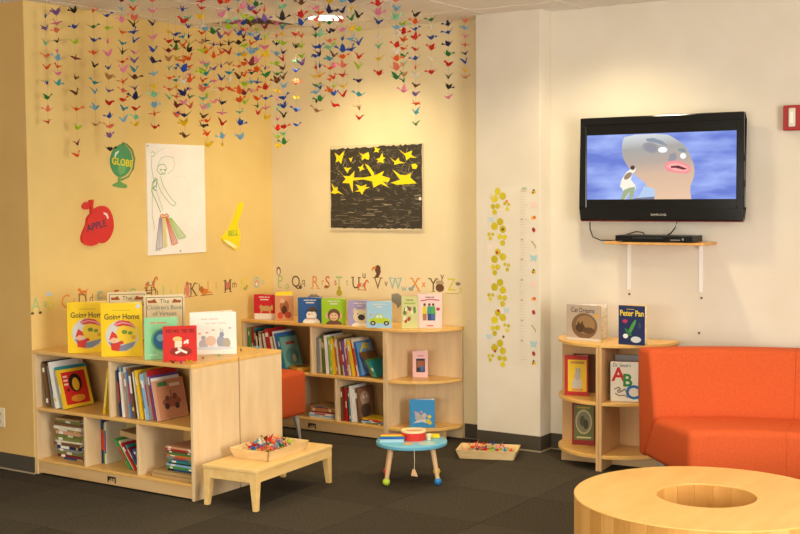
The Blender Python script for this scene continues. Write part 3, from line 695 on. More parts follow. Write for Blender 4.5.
# cut-out signs on the yellow wall: traced outlines (pixels of the photo put on the wall plane)
def cut(pts, thick):
    return [(p.y, p.z) for p in (onX(u, v, XL) for u, v in pts)]
def slab(poly, c, y0, y1):
    """poly in local (x, z) turned into a slab between depths y0 < y1 (front is -Y)"""
    ar = sum(poly[i][0] * poly[(i + 1) % len(poly)][1] - poly[(i + 1) % len(poly)][0] * poly[i][1] for i in range(len(poly)))
    if ar < 0: poly = poly[::-1]
    n = len(poly); mb = MB()
    mb.add([(x, y0, z) for x, z in poly] + [(x, y1, z) for x, z in poly],
           [tuple(range(n)), tuple(range(2 * n - 1, n - 1, -1))] + [(i, n + i, n + (i + 1) % n, (i + 1) % n) for i in range(n)])
    return mb
def smooth_poly(pts, n=4):
    out = []; k = len(pts)
    for i in range(k):
        p0, p1, p2, p3 = pts[i - 1], pts[i], pts[(i + 1) % k], pts[(i + 2) % k]
        for j in range(n):
            t_ = j / n
            out.append(tuple(0.5 * (2 * p1[d] + (p2[d] - p0[d]) * t_ + (2 * p0[d] - 5 * p1[d] + 4 * p2[d] - p3[d]) * t_ ** 2 + (3 * p1[d] - p0[d] - 3 * p2[d] + p3[d]) * t_ ** 3) for d in (0, 1)))
    return out
def z7(pts): return [(70 + x / 4.275, 135 + y / 4.272) for x, y in pts]      # crop used to trace apple and globe
def z8(pts): return [(140 + x / 4.273, 135 + y / 4.272) for x, y in pts]
def local(pts, c): return [(q[0] - c[0], q[1] - c[1]) for q in cut(pts, 0)]
c = (5.389, 1.47)
t = wall_thing('apple_sign', 'red apple shaped sign standing off the yellow wall', 'sign', 'L', (5.375, 1.465))
slab(smooth_poly(local(z7([(92, 330), (75, 350), (70, 380), (52, 425), (55, 455), (85, 470), (115, 462), (125, 450), (140, 458), (165, 440), (183, 400), (182, 355), (168, 318), (145, 300), (118, 305)]), c)), 0, -0.022, 0).build('apple_body', plain('#d6322f', 0.35), t)
slab(local(z7([(84, 275), (100, 272), (97, 300), (102, 325), (90, 330), (88, 300)]), c), 0, -0.020, -0.002).build('stalk', plain('#d6322f', 0.35), t)
slab(smooth_poly(local(z7([(55, 298), (66, 284), (82, 285), (86, 300), (76, 314), (60, 312)]), c)), 0, -0.019, -0.003).build('leaf', plain('#d6322f', 0.35), t)
a = Art(); q = local(z7([(110, 385)]), c)[0]; a.text('APPLE', q[0], q[1], 0.062, '#2b3a5c', 0.015, 1.0, R_(12))
q = local(z7([(140, 326), (156, 332), (162, 350), (157, 356), (150, 340), (140, 334)]), c); a.poly(q[::-1], '#f2dcd6'); a.build('lettering', t, (0, -0.0222, 0))
c = (5.612, 1.86)
t = wall_thing('globe_sign', 'flat green globe shaped sign on the yellow wall', 'sign', 'L', c)
slab(smooth_poly(local(z7([(222, 40), (250, 62), (262, 105), (250, 155), (215, 180), (185, 160), (170, 115), (180, 70), (200, 48)]), c)), 0, -0.008, 0).build('globe_ball', plain('#4c9660', 0.5), t)
arc = z7([(226, 34), (240, 40), (262, 62), (274, 100), (268, 145), (248, 178), (218, 192)])
MB().tube([(x, -0.005, z) for x, z in local(arc, c)], 0.006, 6).build('meridian', plain('#7a9a55', 0.5), t)
slab(local(z7([(222, 32), (230, 32), (230, 45), (220, 45)]), c), 0, -0.008, 0).build('pivot', plain('#4f8f55', 0.5), t)
slab(smooth_poly(local(z7([(206, 180), (216, 182), (214, 200), (238, 212), (238, 226), (205, 224), (180, 216), (192, 206), (204, 200)]), c), 3), 0, -0.007, -0.001).build('stand', plain('#6ea356', 0.5), t)
a = Art(); q = local(z7([(220, 118)]), c)[0]
a.poly(local(z7([(206, 120), (226, 110), (240, 130), (230, 160), (210, 172), (200, 150)]), c)[::-1], '#6fae6a').poly(local(z7([(186, 92), (190, 75), (206, 66), (204, 74), (194, 84), (190, 98)]), c)[::-1], '#d9ead2')
a.text('GLOBE', q[0], q[1], 0.062, '#ecd61e', 0.02, 0.95, R_(-6)); a.build('lettering', t, (0, -0.0082, 0))
c = (6.68, 1.45)
t = wall_thing('bell_sign', 'flat yellow handbell shaped sign on the yellow wall', 'sign', 'L', c)
slab(smooth_poly(local(z8([(425, 287), (436, 292), (432, 325), (422, 352), (414, 385), (424, 425), (412, 488), (380, 474), (345, 442), (372, 408), (388, 375), (402, 345), (414, 305)]), c), 3), 0, -0.012, 0).build('bell_body', plain('#f5dc10', 0.4), t)
a = Art(); q = local(z8([(392, 420)]), c)[0]
a.poly(local(z8([(352, 446), (380, 456), (410, 480), (396, 482), (370, 466)]), c)[::-1], '#f4efc0')
a.text('BELL', q[0], q[1], 0.055, '#6aa84a', 0.015, 0.95, R_(2)); a.build('lettering', t, (0, -0.0122, 0))

# alphabet decals
def animal(kind, a, x, z, s, c, c2='#5a3a22'):
    """small silhouettes; x, z centre of the feet, s height in metres"""
    def P(pts, col): a.poly([(x + px * s, z + pz * s) for px, pz in pts], col)
    if kind == 'dog': P([(-0.55, 0), (-0.42, 0), (-0.38, 0.3), (0.3, 0.28), (0.36, 0), (0.5, 0), (0.52, 0.5), (0.75, 0.8), (0.68, 0.82), (0.5, 0.62), (-0.3, 0.62), (-0.42, 0.9), (-0.62, 1.0), (-0.66, 0.86), (-0.9, 0.76), (-0.84, 0.62), (-0.58, 0.56)], c)
    if kind == 'horse':
        P([(-0.5, 0), (-0.4, 0), (-0.3, 0.36), (0.22, 0.36), (0.4, 0), (0.52, 0), (0.44, 0.4), (0.5, 0.62), (0.62, 0.9), (0.7, 0.98), (0.82, 0.76), (0.92, 0.8), (0.84, 1.02), (0.66, 1.15), (0.5, 1.05), (0.28, 0.72), (-0.34, 0.72), (-0.58, 0.62), (-0.7, 0.3), (-0.56, 0.42), (-0.5, 0.4)], c)
        P([(-0.16, 0.45), (0.16, 0.45), (0.12, 0.76), (-0.12, 0.76)], '#c8d0b8'); P([(-0.62, -0.04), (0.62, -0.04), (0.6, 0.02), (-0.6, 0.02)], c2)
    if kind == 'rhino': P([(-0.7, 0), (-0.5, 0), (-0.44, 0.25), (0.0, 0.25), (0.06, 0), (0.25, 0), (0.3, 0.3), (0.6, 0.28), (0.85, 0.5), (0.95, 0.82), (0.8, 0.66), (0.62, 0.84), (0.4, 0.86), (0.3, 1.05), (0.18, 0.9), (-0.3, 0.95), (-0.7, 0.7), (-0.82, 0.35)], c)
    if kind == 'bird': P([(-0.5, 0.1), (-0.1, 0.0), (0.35, 0.1), (0.5, 0.5), (0.75, 0.62), (0.5, 0.8), (0.3, 0.85), (0.1, 0.5), (-0.5, 0.45)], c)
    if kind == 'hen': a.ell(x, z + 0.35 * s, 0.4 * s, 0.35 * s, c); a.ell(x + 0.15 * s, z + 0.8 * s, 0.2 * s, 0.2 * s, c2)
    if kind == 'shell': a.ell(x, z + 0.3 * s, 0.5 * s, 0.3 * s, c); a.ell(x + 0.05 * s, z + 0.4 * s, 0.25 * s, 0.2 * s, c2)
    if kind == 'toucan':
        P([(-0.3, 0), (0.1, 0.0), (0.35, 0.5), (0.3, 0.95), (0.05, 1.1), (-0.2, 0.95), (-0.25, 0.6), (-0.1, 0.35)], c); P([(-0.15, 1.0), (-0.55, 0.85), (-0.6, 0.5), (-0.4, 0.7), (-0.1, 0.8)], '#d98a3a')
    if kind == 'pear': a.ell(x, z + 0.3 * s, 0.38 * s, 0.34 * s, c); a.ell(x, z + 0.75 * s, 0.2 * s, 0.25 * s, c)
    if kind == 'penguin': a.ell(x, z + 0.5 * s, 0.32 * s, 0.5 * s, c2); a.ell(x, z + 0.42 * s, 0.2 * s, 0.36 * s, '#e8dcc4')
COLW = dict(g='#a9c27e', y='#dcc948', o='#e0913f', b='#8a6a4a', r='#cf5a3c', t='#93bcb4', d='#6b543e', p='#c0695c')
LETTERS = [  # letter, wall, position, colour, small colour, extra
    ('A', 'L', 4.909, 'g', 'g', None), ('B', 'L', 5.018, 'y', 'y', 'cap'), ('C', 'L', 5.14, 'o', 'o', None), ('D', 'L', 5.275, 'b', 'b', 'dog'),
    ('E', 'L', 5.42, 't', 'o', None), ('F', 'L', 5.56, 'r', 'r', None), ('G', 'L', 5.70, 'g', 'y', None), ('H', 'L', 5.85, 'b', 'b', 'horse'),
    ('I', 'L', 5.985, 'g', 'g', None), ('J', 'L', 6.12, 'y', 'r', None), ('K', 'L', 6.275, 'd', 'd', 'penguin'), ('L', 'L', 6.44, 'o', 'o', 'lion'),
    ('M', 'L', 6.635, 'd', 'd', 'maze'), ('N', 'L', 6.81, 'y', 'y', 'bird'), ('O', 'L', 6.955, 't', 't', 'owl'),
    ('P', 'B', -5.775, 'g', 'g', 'penguin'), ('Q', 'B', -5.625, 'd', 'b', 'hen'), ('R', 'B', -5.445, 'o', 'o', 'rhino'), ('S', 'B', -5.33, 'r', 'r', 'shell'),
    ('T', 'B', -5.225, 'g', 'g', 'pear'), ('U', 'B', -5.075, 'd', 'd', 'unihorse'), ('V', 'B', -4.885, 'b', 'b', 'toucan'), ('W', 'B', -4.735, 't', 't', 'whale'),
    ('X', 'B', -4.57, 'o', 'o', 'bird'), ('Y', 'B', -4.42, 'd', 'd', 'yak'), ('Z', 'B', -4.275, 'y', 'y', 'zebra')]
cname = dict(g='pale green', y='yellow', o='orange', b='brown', r='red', t='teal', d='dark brown', p='pink')
for ch, side, pos, c1, c2, ex in LETTERS:
    base = 0.975 if side == 'L' else (0.975 + (pos + 5.8) * 0.016)
    t = wall_thing('letter_decal', 'alphabet wall decal of the letter %s in %s above the bookcases' % (ch, cname[c1]), 'decal', side, (pos, base), 0, 'alphabet decals')
    a = Art(); a.text(ch, -0.018, 0.043, 0.122, COLW[c1], 0.002, 0.86)
    if ch in 'AHIKMNTUVWXYPR':      # serifs
        w = 0.036
        for sx in ((-0.048, 0.012) if ch in 'AHKMNXR' else (-0.018,) if ch in 'ITYP' else ()):
            a.rect(sx - 0.014, sx + 0.014, -0.003, 0.003, COLW[c1])
        for sx in ((-0.048, 0.012) if ch in 'HKMNUVWXY' else ()):
            a.rect(sx - 0.014, sx + 0.014, 0.082, 0.088, COLW[c1])
    a.build('capital_letter', t)
    up = 0.10 if ch in 'UY' else 0.045 if ch not in 'WPZ' else 0.012
    Art().text(ch.lower(), 0.054, up + 0.005, 0.075, COLW[c2], 0.002, 0.9).build('small_letter', t, (0, -0.0002, 0))
    e = Art()
    if ex == 'cap': e.poly([(-0.05, 0.092), (0.0, 0.092), (-0.008, 0.112), (-0.028, 0.118), (-0.046, 0.11)], '#b9c6cc')
    elif ex == 'dog': animal('dog', e, -0.01, 0.072, 0.055, '#d9813a')
    elif ex == 'horse': animal('horse', e, 0.0, 0.068, 0.078, '#c9793c')
    elif ex == 'penguin' and ch == 'P': animal('penguin', e, -0.03, 0.09, 0.065, '#6b4a34', '#7a5640')
    elif ex == 'penguin': e.ell(-0.075, 0.04, 0.022, 0.04, '#d98674'); e.ell(-0.075, 0.086, 0.016, 0.016, '#c96a50'); e.rect(-0.11, 0.0, -0.008, -0.002, '#d98674')
    elif ex == 'lion': e.ell(-0.068, 0.02, 0.036, 0.022, '#d9853a'); e.ell(-0.095, 0.036, 0.02, 0.022, '#c26c2c'); e.rect(-0.11, 0.02, -0.008, -0.002, '#b06a34')
    elif ex == 'maze': e.poly([(-0.04, 0.03), (-0.018, 0.012), (0.005, 0.03), (0.008, 0.07), (-0.045, 0.07)], '#c97660')
    elif ex == 'bird': animal('bird', e, -0.05 if ch == 'X' else 0.0, 0.0, 0.045, '#8fa6a6' if ch == 'X' else '#a9a04a')
    elif ex == 'owl': e.ell(-0.018, 0.04, 0.02, 0.027, '#d98a70'); e.ell(-0.018, 0.035, 0.012, 0.016, '#e8dcc4')
    elif ex == 'hen': animal('hen', e, 0.025, -0.008, 0.04, '#6b5a48', '#9a8458')
    elif ex == 'rhino': animal('rhino', e, -0.03, -0.115, 0.075, '#8f8a80')
    elif ex == 'shell': animal('shell', e, -0.03, 0.0, 0.04, '#a9743c', '#8a5a2c')
    elif ex == 'pear': animal('pear', e, -0.018, -0.05, 0.07, '#b8a838')
    elif ex == 'unihorse': animal('horse', e, 0.035, -0.002, 0.066, '#d96a48', '#a04a34')
    elif ex == 'toucan': animal('toucan', e, -0.02, 0.085, 0.085, '#6b4630')
    elif ex == 'whale': e.poly([(-0.05, -0.03), (0.0, -0.02), (0.05, -0.05), (0.03, -0.10), (0.0, -0.13), (-0.01, -0.10), (-0.05, -0.08)], '#8f9088')
    elif ex == 'yak': e.ell(0.035, 0.025, 0.034, 0.028, '#6b4a34'); e.poly([(0.0, 0.05), (0.07, 0.05), (0.06, 0.075), (0.01, 0.075)], '#b59a78')
    elif ex == 'zebra': e.rect(-0.07, 0.04, -0.016, -0.008, '#c9b86a'); e.ell(0.035, 0.055, 0.02, 0.012, '#8a7a68')
    if e.n: e.build('animal_picture', t, (0, -0.0004, 0))
    if ch == 'A': Art().ell(-0.045, -0.004, 0.013, 0.008, '#6b4a34').ell(0.014, -0.004, 0.013, 0.008, '#6b4a34').build('shoe', t, (0, -0.0008, 0))

# growth chart on the column
t = wall_thing('growth_chart', 'printed growth chart with yellow dots and ruler stuck on the white column', 'growth chart', 'C', (-3.742, 0.555))
ref = onY(485, 185, YC)
def gc(x, y, second=False):
    p = onY(485 + x / 5.93, 185 + y / 5.93, YC) if not second else onY(485 + x / 5.617, 275 + y / 5.617, YC)
    return (p.x + 3.742, p.z - 0.555)
MB().box(-0.188, 0.190, -0.0006, 0, -0.012, 1.155).build('clear_sheet', M_WALL_W, t)
DOTS = []; FLY = []; ICON = []; dots = Art(); stems = Art(); fly = Art(); icons = Art(); tick = Art()
base = [(76, 38, 17), (106, 66, 18), (57, 80, 19), (48, 128, 13), (76, 126, 13), (58, 160, 13), (118, 110, 9), (140, 115, 9), (133, 142, 10)]
b2 = [(90, 218, 18), (57, 245, 19), (106, 263, 18), (24, 292, 9), (46, 292, 9), (32, 316, 10), (88, 306, 13), (117, 310, 13), (105, 344, 14)]
step = 180
for k in range(3):
    for lst, dy in ((base, 0), (b2, 0)):
        for x, y, r in lst:
            X, Z = gc(x, y + dy + 360 * k)
            dots = Art(); DOTS.append(dots); dots.ell(X, Z, r / 5.93 * 0.0078, r / 5.93 * 0.0080, random.choice(['#c9b71c', '#d6c524', '#bfae1a']), 14)
    cl = [gc(90, 30 + 360 * k), gc(70, 110 + 360 * k), gc(66, 170 + 360 * k), gc(80, 240 + 360 * k), gc(70, 300 + 360 * k), gc(80, 370 + 360 * k)]
    stems.line(cl, 0.002, '#cfc7a0')
for (x, y, c) in [(106, 263, '#7a4a1c'), (72, 400, '#b03030'), (130, 97, '#e07a2c'), (80, 975 * 0 + 745, '#b03030'), (110, 450 * 2, '#8a5a20'), (60, 985, '#b03030')]:
    X, Z = gc(x, y); dots = Art(); dots.n = 3; ICON.append(dots); dots.ell(X, Z, 0.009, 0.010, c, 10)
def butterfly(X, Z, s, c):
    fly = Art(); FLY.append(fly)
    fly.ell(X, Z, s * 0.12, s * 0.5, c, 8)
    for sx in (-1, 1):
        fly.ell(X + sx * s * 0.5, Z + s * 0.35, s * 0.5, s * 0.38, c, 10, sx * 0.6); fly.ell(X + sx * s * 0.42, Z - s * 0.35, s * 0.4, s * 0.3, c, 10, -sx * 0.6)
for (x, y, c) in [(38, 205, '#b9cfd6'), (32, 366, '#ecd6c6'), (24, 560, '#eccfc0'), (128, 745, '#b9cfd6'), (24, 900, '#b9cfd6'), (40, 68, '#d8cda0')]:
    X, Z = gc(x, y); butterfly(X, Z, 0.022, c)
for k, (y, kind) in enumerate([(42, 'bee'), (118, 'pink'), (195, 'snail'), (266, 'bug'), (352, 'worm'), (435, 'blue'), (515, 'bee'), (588, 'pink'), (676, 'snail'), (755, 'bug'), (850, 'worm'), (945, 'blue'), (1000, 'bug'), (1055, 'bee')]):
    X, Z = gc(289, y); icons = Art(); ICON.append(icons)
    if kind == 'bee': icons.ell(X, Z, 0.016, 0.012, '#d9b42c').ell(X - 0.006, Z - 0.004, 0.006, 0.006, '#8a3a1c').ell(X, Z + 0.012, 0.007, 0.007, '#4a4030')
    if kind == 'pink': butterfly(X, Z, 0.026, '#eccabd')
    if kind == 'blue': butterfly(X, Z, 0.028, '#a9c8cc')
    if kind == 'snail': icons.ell(X, Z, 0.017, 0.012, '#e8a53c').ell(X + 0.006, Z + 0.004, 0.009, 0.009, '#cf5a2c')
    if kind == 'bug': icons.ell(X, Z, 0.012, 0.016, '#a83038', 12, 0.4)
    if kind == 'worm': icons.line([(X - 0.018, Z + 0.02), (X - 0.004, Z + 0.012), (X, Z), (X + 0.012, Z - 0.006), (X + 0.012, Z - 0.026)], 0.007, '#b3a04a')
for k in range(62):
    X, Z = gc(208, 36 + k * 16.6); w = 0.052 if k % 5 == 0 else 0.034
    tick.rect(X, X + w, Z - 0.0012, Z + 0.0012, '#c9a894' if k % 12 == 0 else '#cfc0a8')
X, Z = gc(236, 20); tick.ell(X, Z, 0.02, 0.008, '#a9bf98')
for y in (210, 330, 450, 570, 690, 810, 930): X, Z = gc(222, y - 8); tick.rect(X - 0.008, X + 0.008, Z - 0.005, Z + 0.005, '#c09a84')

for o_ in DOTS: o_.build('yellow_dot', t, (0, -0.0008, 0))
for o_ in FLY: o_.build('butterfly', t, (0, -0.0008, 0))
for o_ in ICON:
    if o_.n and o_.mb.f: o_.build('insect_picture', t, (0, -0.0008, 0))
stems.build('stems', t, (0, -0.0005, 0)); tick.build('ruler_ticks', t, (0, -0.0004, 0))['kind'] = 'stuff'

# ================================================================== BOOKS
ORD = ['first', 'second', 'third', 'fourth', 'fifth', 'sixth', 'seventh', 'eighth', 'ninth', 'tenth', 'eleventh', 'twelfth', 'thirteenth', 'fourteenth', 'fifteenth', 'sixteenth', 'seventeenth', 'eighteenth', 'nineteenth', 'twentieth', 'twenty-first', 'twenty-second', 'twenty-third', 'twenty-fourth']
BC = dict(navy='#22305c', blue='#3a6db0', sky='#8db9d8', teal='#2f8a8a', green='#4c9448', olive='#7d8340', lime='#9cc23c', yellow='#e8bf28', orange='#dd7a28', red='#b82a26',
          maroon='#702028', pink='#d98a94', purple='#6a4a88', brown='#73502f', tan='#b3925f', cream='#e3d6b8', white='#ebe7de', grey='#8c8a86', black='#26231f', peach='#d9a07a')
def book_parts(t, w, h, d, cname_, art=None, label_strip=None):
    """closed book: thickness along x from 0 to w, spine at y=0 facing -Y, height along z"""
    c = pm(BC.get(cname_, cname_)); k = min(0.002, w * 0.2)
    MB().box(0, k, 0, d, 0, h).box(w - k, w, 0, d, 0, h).box(k, w - k, 0, k, 0, h).build('cover', c, t)
    MB().box(k, w - k, k, d - 0.004, 0.003, h - 0.003).build('pages', M_PAGES, t)
    if label_strip:
        for z0, z1, col in label_strip: Art().rect(k * 0.6, w - k * 0.6, h * z0, h * z1, col).build('spine_print', t)
    if art: art(t, w, h, d)
def plus_x_art(t, w, d, h):
    """an Art on the +x board of a closed book; art units 0..1 both ways"""
    return Art(0, 0, d, h)
rb = random.Random(21)
STRIPS = [None, [(0.70, 0.86, '#efe9da')], [(0.15, 0.22, '#e8c93c'), (0.5, 0.85, '#efe9da')], [(0.3, 0.75, '#c23a2c')], [(0.1, 0.2, '#f0ead8'), (0.8, 0.9, '#f0ead8')], [(0.25, 0.8, '#2c4c80')], [(0.4, 0.6, '#e6dcc0')]]
def row(where, x, y, z, specs, lean=0.0, side='left', group='', thick=(0.011, 0.020), heights=(0.22, 0.29), depth=(0.19, 0.24), yj=0.02, ref='the left side panel', face=None, grow=0.0, zmax=0.31):
    """upright books from x rightwards; lean > 0 tips the tops towards -x"""
    n = len(specs); first = True
    for i, sp in enumerate(specs):
        cn, w, h = (sp + (None, None))[:3] if isinstance(sp, tuple) else (sp, None, None)
        w = w or rb.uniform(*thick); h = h or rb.uniform(*heights); d = rb.uniform(*depth)
        L_ = lean + grow * i / max(1, n - 1)
        h = min(h, (zmax - (w * math.sin(abs(L_)))) / math.cos(L_))
        if first: x += h * math.sin(max(0, L_)); first = False
        lab = '%s book, %s from %s, %s' % ({'sky': 'pale blue', 'navy': 'dark blue'}.get(cn, cn), ORD[i], ref, where)
        if face and i == n - 1: lab = face[0]
        t = thing('book', lab, 'book', (x, y + rb.uniform(-yj, yj), z + 0.0008), 0, group, (0, -L_, 0))
        book_parts(t, w, h, d, cn, None, rb.choice(STRIPS) if w > 0.009 else None)
        if face and i == n - 1: face[1](t, w, h, d)
        x += w / math.cos(L_) + 0.0006 + (grow / max(1, n - 1)) * h * 1.02
    return x
def stack(where, cx, cy, z, cols, group, size=(0.25, 0.20), th=(0.010, 0.020), rz0=0.0, jit=0.06, ref='stack bottom', first=None, strips=True, lbl='%s book lying flat, %s from %s, %s'):
    """books lying flat, spine towards -Y"""
    for i, cn in enumerate(cols):
        w = rb.uniform(*th); L_ = size[0] * rb.uniform(0.86, 1.02); d = size[1] * rb.uniform(0.88, 1.02)
        t = thing('book', lbl % ({'sky': 'pale blue', 'navy': 'dark blue'}.get(cn, cn), ORD[i], ref, where), 'book', (0, 0, 0), 0, group)
        rz = rz0 + rb.uniform(-jit, jit)
        # lying: local x(thickness) -> up, local z(height) -> -x world
        t.rotation_euler = (Matrix.Rotation(rz, 4, 'Z') @ Matrix.Rotation(-math.pi / 2, 4, 'Y')).to_euler()
        ca, sa = math.cos(rz), math.sin(rz)
        # corner (0,0,0) of the book goes to +L/2, -d/2 around the centre
        ox, oy = L_ / 2, -d / 2
        t.location = (cx + ox * ca - oy * sa + rb.uniform(-0.008, 0.008), cy + ox * sa + oy * ca + rb.uniform(-0.008, 0.008), z + 0.0008)
        book_parts(t, w, L_, d, cn, None, rb.choice(STRIPS) if strips else None)
        z += w + 0.0008
    return z
def px_face(fn):
    """wrap a drawing fn(Art) into a part on the +x board; Art units: x 0..1 spine to fore edge, y 0..1"""
    def go(t, w, h, d):
        a = Art(0, 0, d, h); a.clip = True; fn(a)
        o = a.build('cover_print', t, (w, 0, 0), (0, 0, math.pi / 2))
    return go
def lion_cover(a):
    a.rect(0.10, 0.90, 0.08, 0.92, '#c9291f')
    a.ell(0.52, 0.62, 0.22, 0.24, '#231a14', 22).ell(0.53, 0.58, 0.12, 0.17, '#e0a82c', 18).ell(0.52, 0.22, 0.24, 0.09, '#e0952c', 16)
    for y in (0.58, 0.68, 0.78): a.rect(0.14, 0.28, y, y + 0.05, '#e9b9a0')
    a.ell(0.24, 0.46, 0.05, 0.04, '#5a1a14', 10)
def critter_cover(a):
    a.rect(0.03, 0.97, 0.03, 0.97, '#c98a66').rect(0.50, 0.85, 0.80, 0.88, '#e6d6b8').rect(0.1, 0.42, 0.84, 0.95, '#3f7a44')
    a.ell(0.5, 0.42, 0.32, 0.13, '#9a5a44', 18).ell(0.36, 0.52, 0.07, 0.07, '#6b4a3a', 10).ell(0.62, 0.55, 0.08, 0.08, '#7a4a3a', 10).ell(0.32, 0.32, 0.08, 0.08, '#4a3a34', 12).ell(0.66, 0.30, 0.08, 0.08, '#4a3a34', 12).line([(0.5, 0.55), (0.5, 0.72)], 0.006, '#4a3428')
S1 = 0.4055; S0 = 0.0925
G1 = 'books in the yellow wall bookcase'; G3 = 'books in the cream wall bookcase'
W1 = 'the two-cubby upper level of the yellow wall bookcase'
x = row('upper cubby at the yellow wall', U1[0] + 0.022, 4.905, S1, ['black', 'brown', 'grey', 'cream', ('white', 0.016, 0.275), ('white', 0.02, 0.28), ('sky', 0.012, 0.25), ('teal', 0.012, 0.25), ('yellow', 0.016, 0.235)],
        R_(7), group=G1, ref='the wall side', face=('orange framed lion picture book leaning last in its row, upper cubby', px_face(lion_cover)), grow=R_(9), heights=(0.25, 0.28))
# thin yellow books leaning the other way against the divider
for k, (cn, lb) in enumerate([('yellow', 'thin yellow book leaning against the middle divider, spine outwards'), ('tan', 'thin tan book pressed upright between the divider and a yellow book')]):
    tilt = R_(9 - 7 * k)
    t = thing('book', lb, 'book', (-5.312 + 0.052 * k, 4.90 + 0.03 * k, S1 + 0.001 + 0.018 * math.sin(tilt)), 0, G1, (0, tilt, 0))
    book_parts(t, 0.018 - 0.006 * k, 0.27 - 0.03 * k, 0.20, cn, None, [(0.15, 0.8, '#f0d860')] if k == 0 else None)
row('upper cubby at the bench end', -5.190, 4.90, S1, ['navy', ('sky', 0.012, 0.285), 'white', ('orange', 0.012, 0.25), 'cream', ('grey', 0.014, 0.26), 'blue', ('brown', 0.018, 0.285), 'tan', 'red', ('cream', 0.012, 0.27), 'olive', 'yellow', ('brown', 0.013, 0.255), 'white', ('sky', 0.02, 0.262), 'grey', ('red', 0.016, 0.285), 'purple', ('white', 0.01, 0.24), ('peach', 0.016, 0.225)],
    R_(5), group=G1, ref='the middle divider', thick=(0.008, 0.0125), face=('peach coloured picture book leaning last in its row by the bookcase end', px_face(critter_cover)), grow=R_(7), heights=(0.25, 0.29))
stack('lower cubby at the yellow wall', -5.64, 5.02, S0, ['tan', 'maroon', 'olive', 'grey', 'navy', 'brown', 'cream', 'olive', 'olive', 'peach', 'tan', 'cream', 'brown', 'olive', 'tan'], G1, (0.24, 0.20), (0.011, 0.019))
row('middle lower cubby', -5.413, 4.975, S0, [('navy', 0.02, 0.27), ('green', 0.013, 0.24), ('cream', 0.012, 0.25)], 0, group=G1, ref='the divider nearer the wall', yj=0.004, depth=(0.16, 0.19), zmax=0.285)
def meadow(a): a.rect(0, 1, 0, 1, '#a99a58').ell(0.5, 0.35, 0.4, 0.25, '#5c6a38', 16).ell(0.35, 0.6, 0.2, 0.16, '#c9b98a', 14).ell(0.7, 0.55, 0.18, 0.2, '#4a4a2c', 14)
t = thing('book', 'olive green picture book facing out at the back of the middle lower cubby', 'book', (-5.345, 5.09, S0 + 0.004), 0, G1, (R_(-9), 0, R_(24)))
MB().box(0, 0.20, 0, 0.014, 0, 0.24).build('cover', pm('#8a8248'), t); ar = Art(0, 0, 0.20, 0.24); meadow(ar); ar.build('cover_print', t)
for k, cn in enumerate(['green', 'cream', 'red', 'teal', 'maroon', 'blue']):
    t = thing('book', '%s book slumped against the divider in the middle lower cubby' % cn, 'book', (-5.140 + 0.021 * k, 4.935 + 0.01 * (k % 2), S0 + 0.001), 0, G1, (0, -R_(38), 0))
    book_parts(t, 0.0145, 0.205 - 0.012 * k, 0.18, cn, None, rb.choice(STRIPS))
t = thing('book', 'thick tan book lying across the slumped books in the middle lower cubby', 'book', (-5.015, 4.925, S0 + 0.178), 0, G1)
t.rotation_euler = (0, -math.pi / 2 + R_(6), 0); book_parts(t, 0.030, 0.19, 0.2, 'tan')
zz = stack('lower cubby at the bench end', -4.765, 5.02, S0, ['tan', 'tan'], G1, (0.31, 0.27), (0.016, 0.018), jit=0.01, strips=False, lbl='wide %s box lid lying flat, %s from %s, %s')
stack('lower cubby at the bench end', -4.728, 5.03, zz, ['black', 'green', 'sky', 'black', 'teal', 'olive', 'grey', 'orange', 'green', 'brown', 'red', 'peach'], G1, (0.225, 0.21), (0.007, 0.013), ref='box lids')

S1B = 0.4055 * H3 / 0.75; S0B = 0.0925 * H3 / 0.75; TOPB = H3 + 0.0005
# ---- cream wall bookcase
def blue_cover(a): a.rect(0.06, 0.94, 0.05, 0.95, '#5a86b8').rect(0.2, 0.8, 0.78, 0.86, '#d9e2ea').ell(0.5, 0.4, 0.3, 0.25, '#86a8c8', 18)
def teal_cover(a): a.rect(0.05, 0.95, 0.04, 0.96, '#7fb3a8').rect(0.3, 0.78, 0.72, 0.80, '#b04a3c').ell(0.5, 0.35, 0.34, 0.26, '#5d9488', 18).ell(0.6, 0.28, 0.1, 0.13, '#d9d0b8', 12)
row('upper cubby in the room corner', U3[0] + 0.022, 6.805, S1B, ['olive', ('green', 0.013, 0.29), ('red', 0.014, 0.29), ('teal', 0.02, 0.285), 'cream', 'black', 'white', 'tan', ('cream', 0.012, 0.25), 'brown', 'white', ('maroon', 0.012, 0.28), ('red', 0.03, 0.29), ('cream', 0.012, 0.235), ('brown', 0.014, 0.23), ('white', 0.015, 0.275), ('blue', 0.014, 0.262), ('teal', 0.012, 0.24)],
    R_(2), group=G3, ref='the corner end', thick=(0.010, 0.017), face=('teal picture book leaning last in its row near the corner', px_face(teal_cover)), grow=R_(13), heights=(0.24, 0.28), depth=(0.19, 0.22))
t = thing('book', 'yellow book with a dark photo lying flat on the upper shelf near the corner', 'book', (0, 0, 0), 0, G3)
pp = onZ(299, 367, S1B + 0.02); t.location = (pp.x, pp.y + 0.03, S1B + 0.001); t.rotation_euler = (0, 0, R_(-30))
MB().box(-0.09, 0.09, -0.07, 0.07, 0, 0.022).build('cover', pm('#d9a93c'), t, bevel=0.002)
MB().face([(-0.05, -0.04, 0.0226), (0.03, -0.04, 0.0226), (0.03, 0.04, 0.0226), (-0.05, 0.04, 0.0226)]).build('cover_print', pm('#3c4a50'), t)
def arcs(a):
    a.rect(0.04, 0.96, 0.03, 0.97, '#6f9fd0')
    for k in range(3): a.line([(0.15 + 0.1 * k, 0.62 + 0.1 * k), (0.4, 0.82 + 0.05 * k), (0.8, 0.74 + 0.07 * k)], 0.012, '#e8d24a')
    a.ell(0.5, 0.35, 0.25, 0.18, '#a8c8e4', 16)
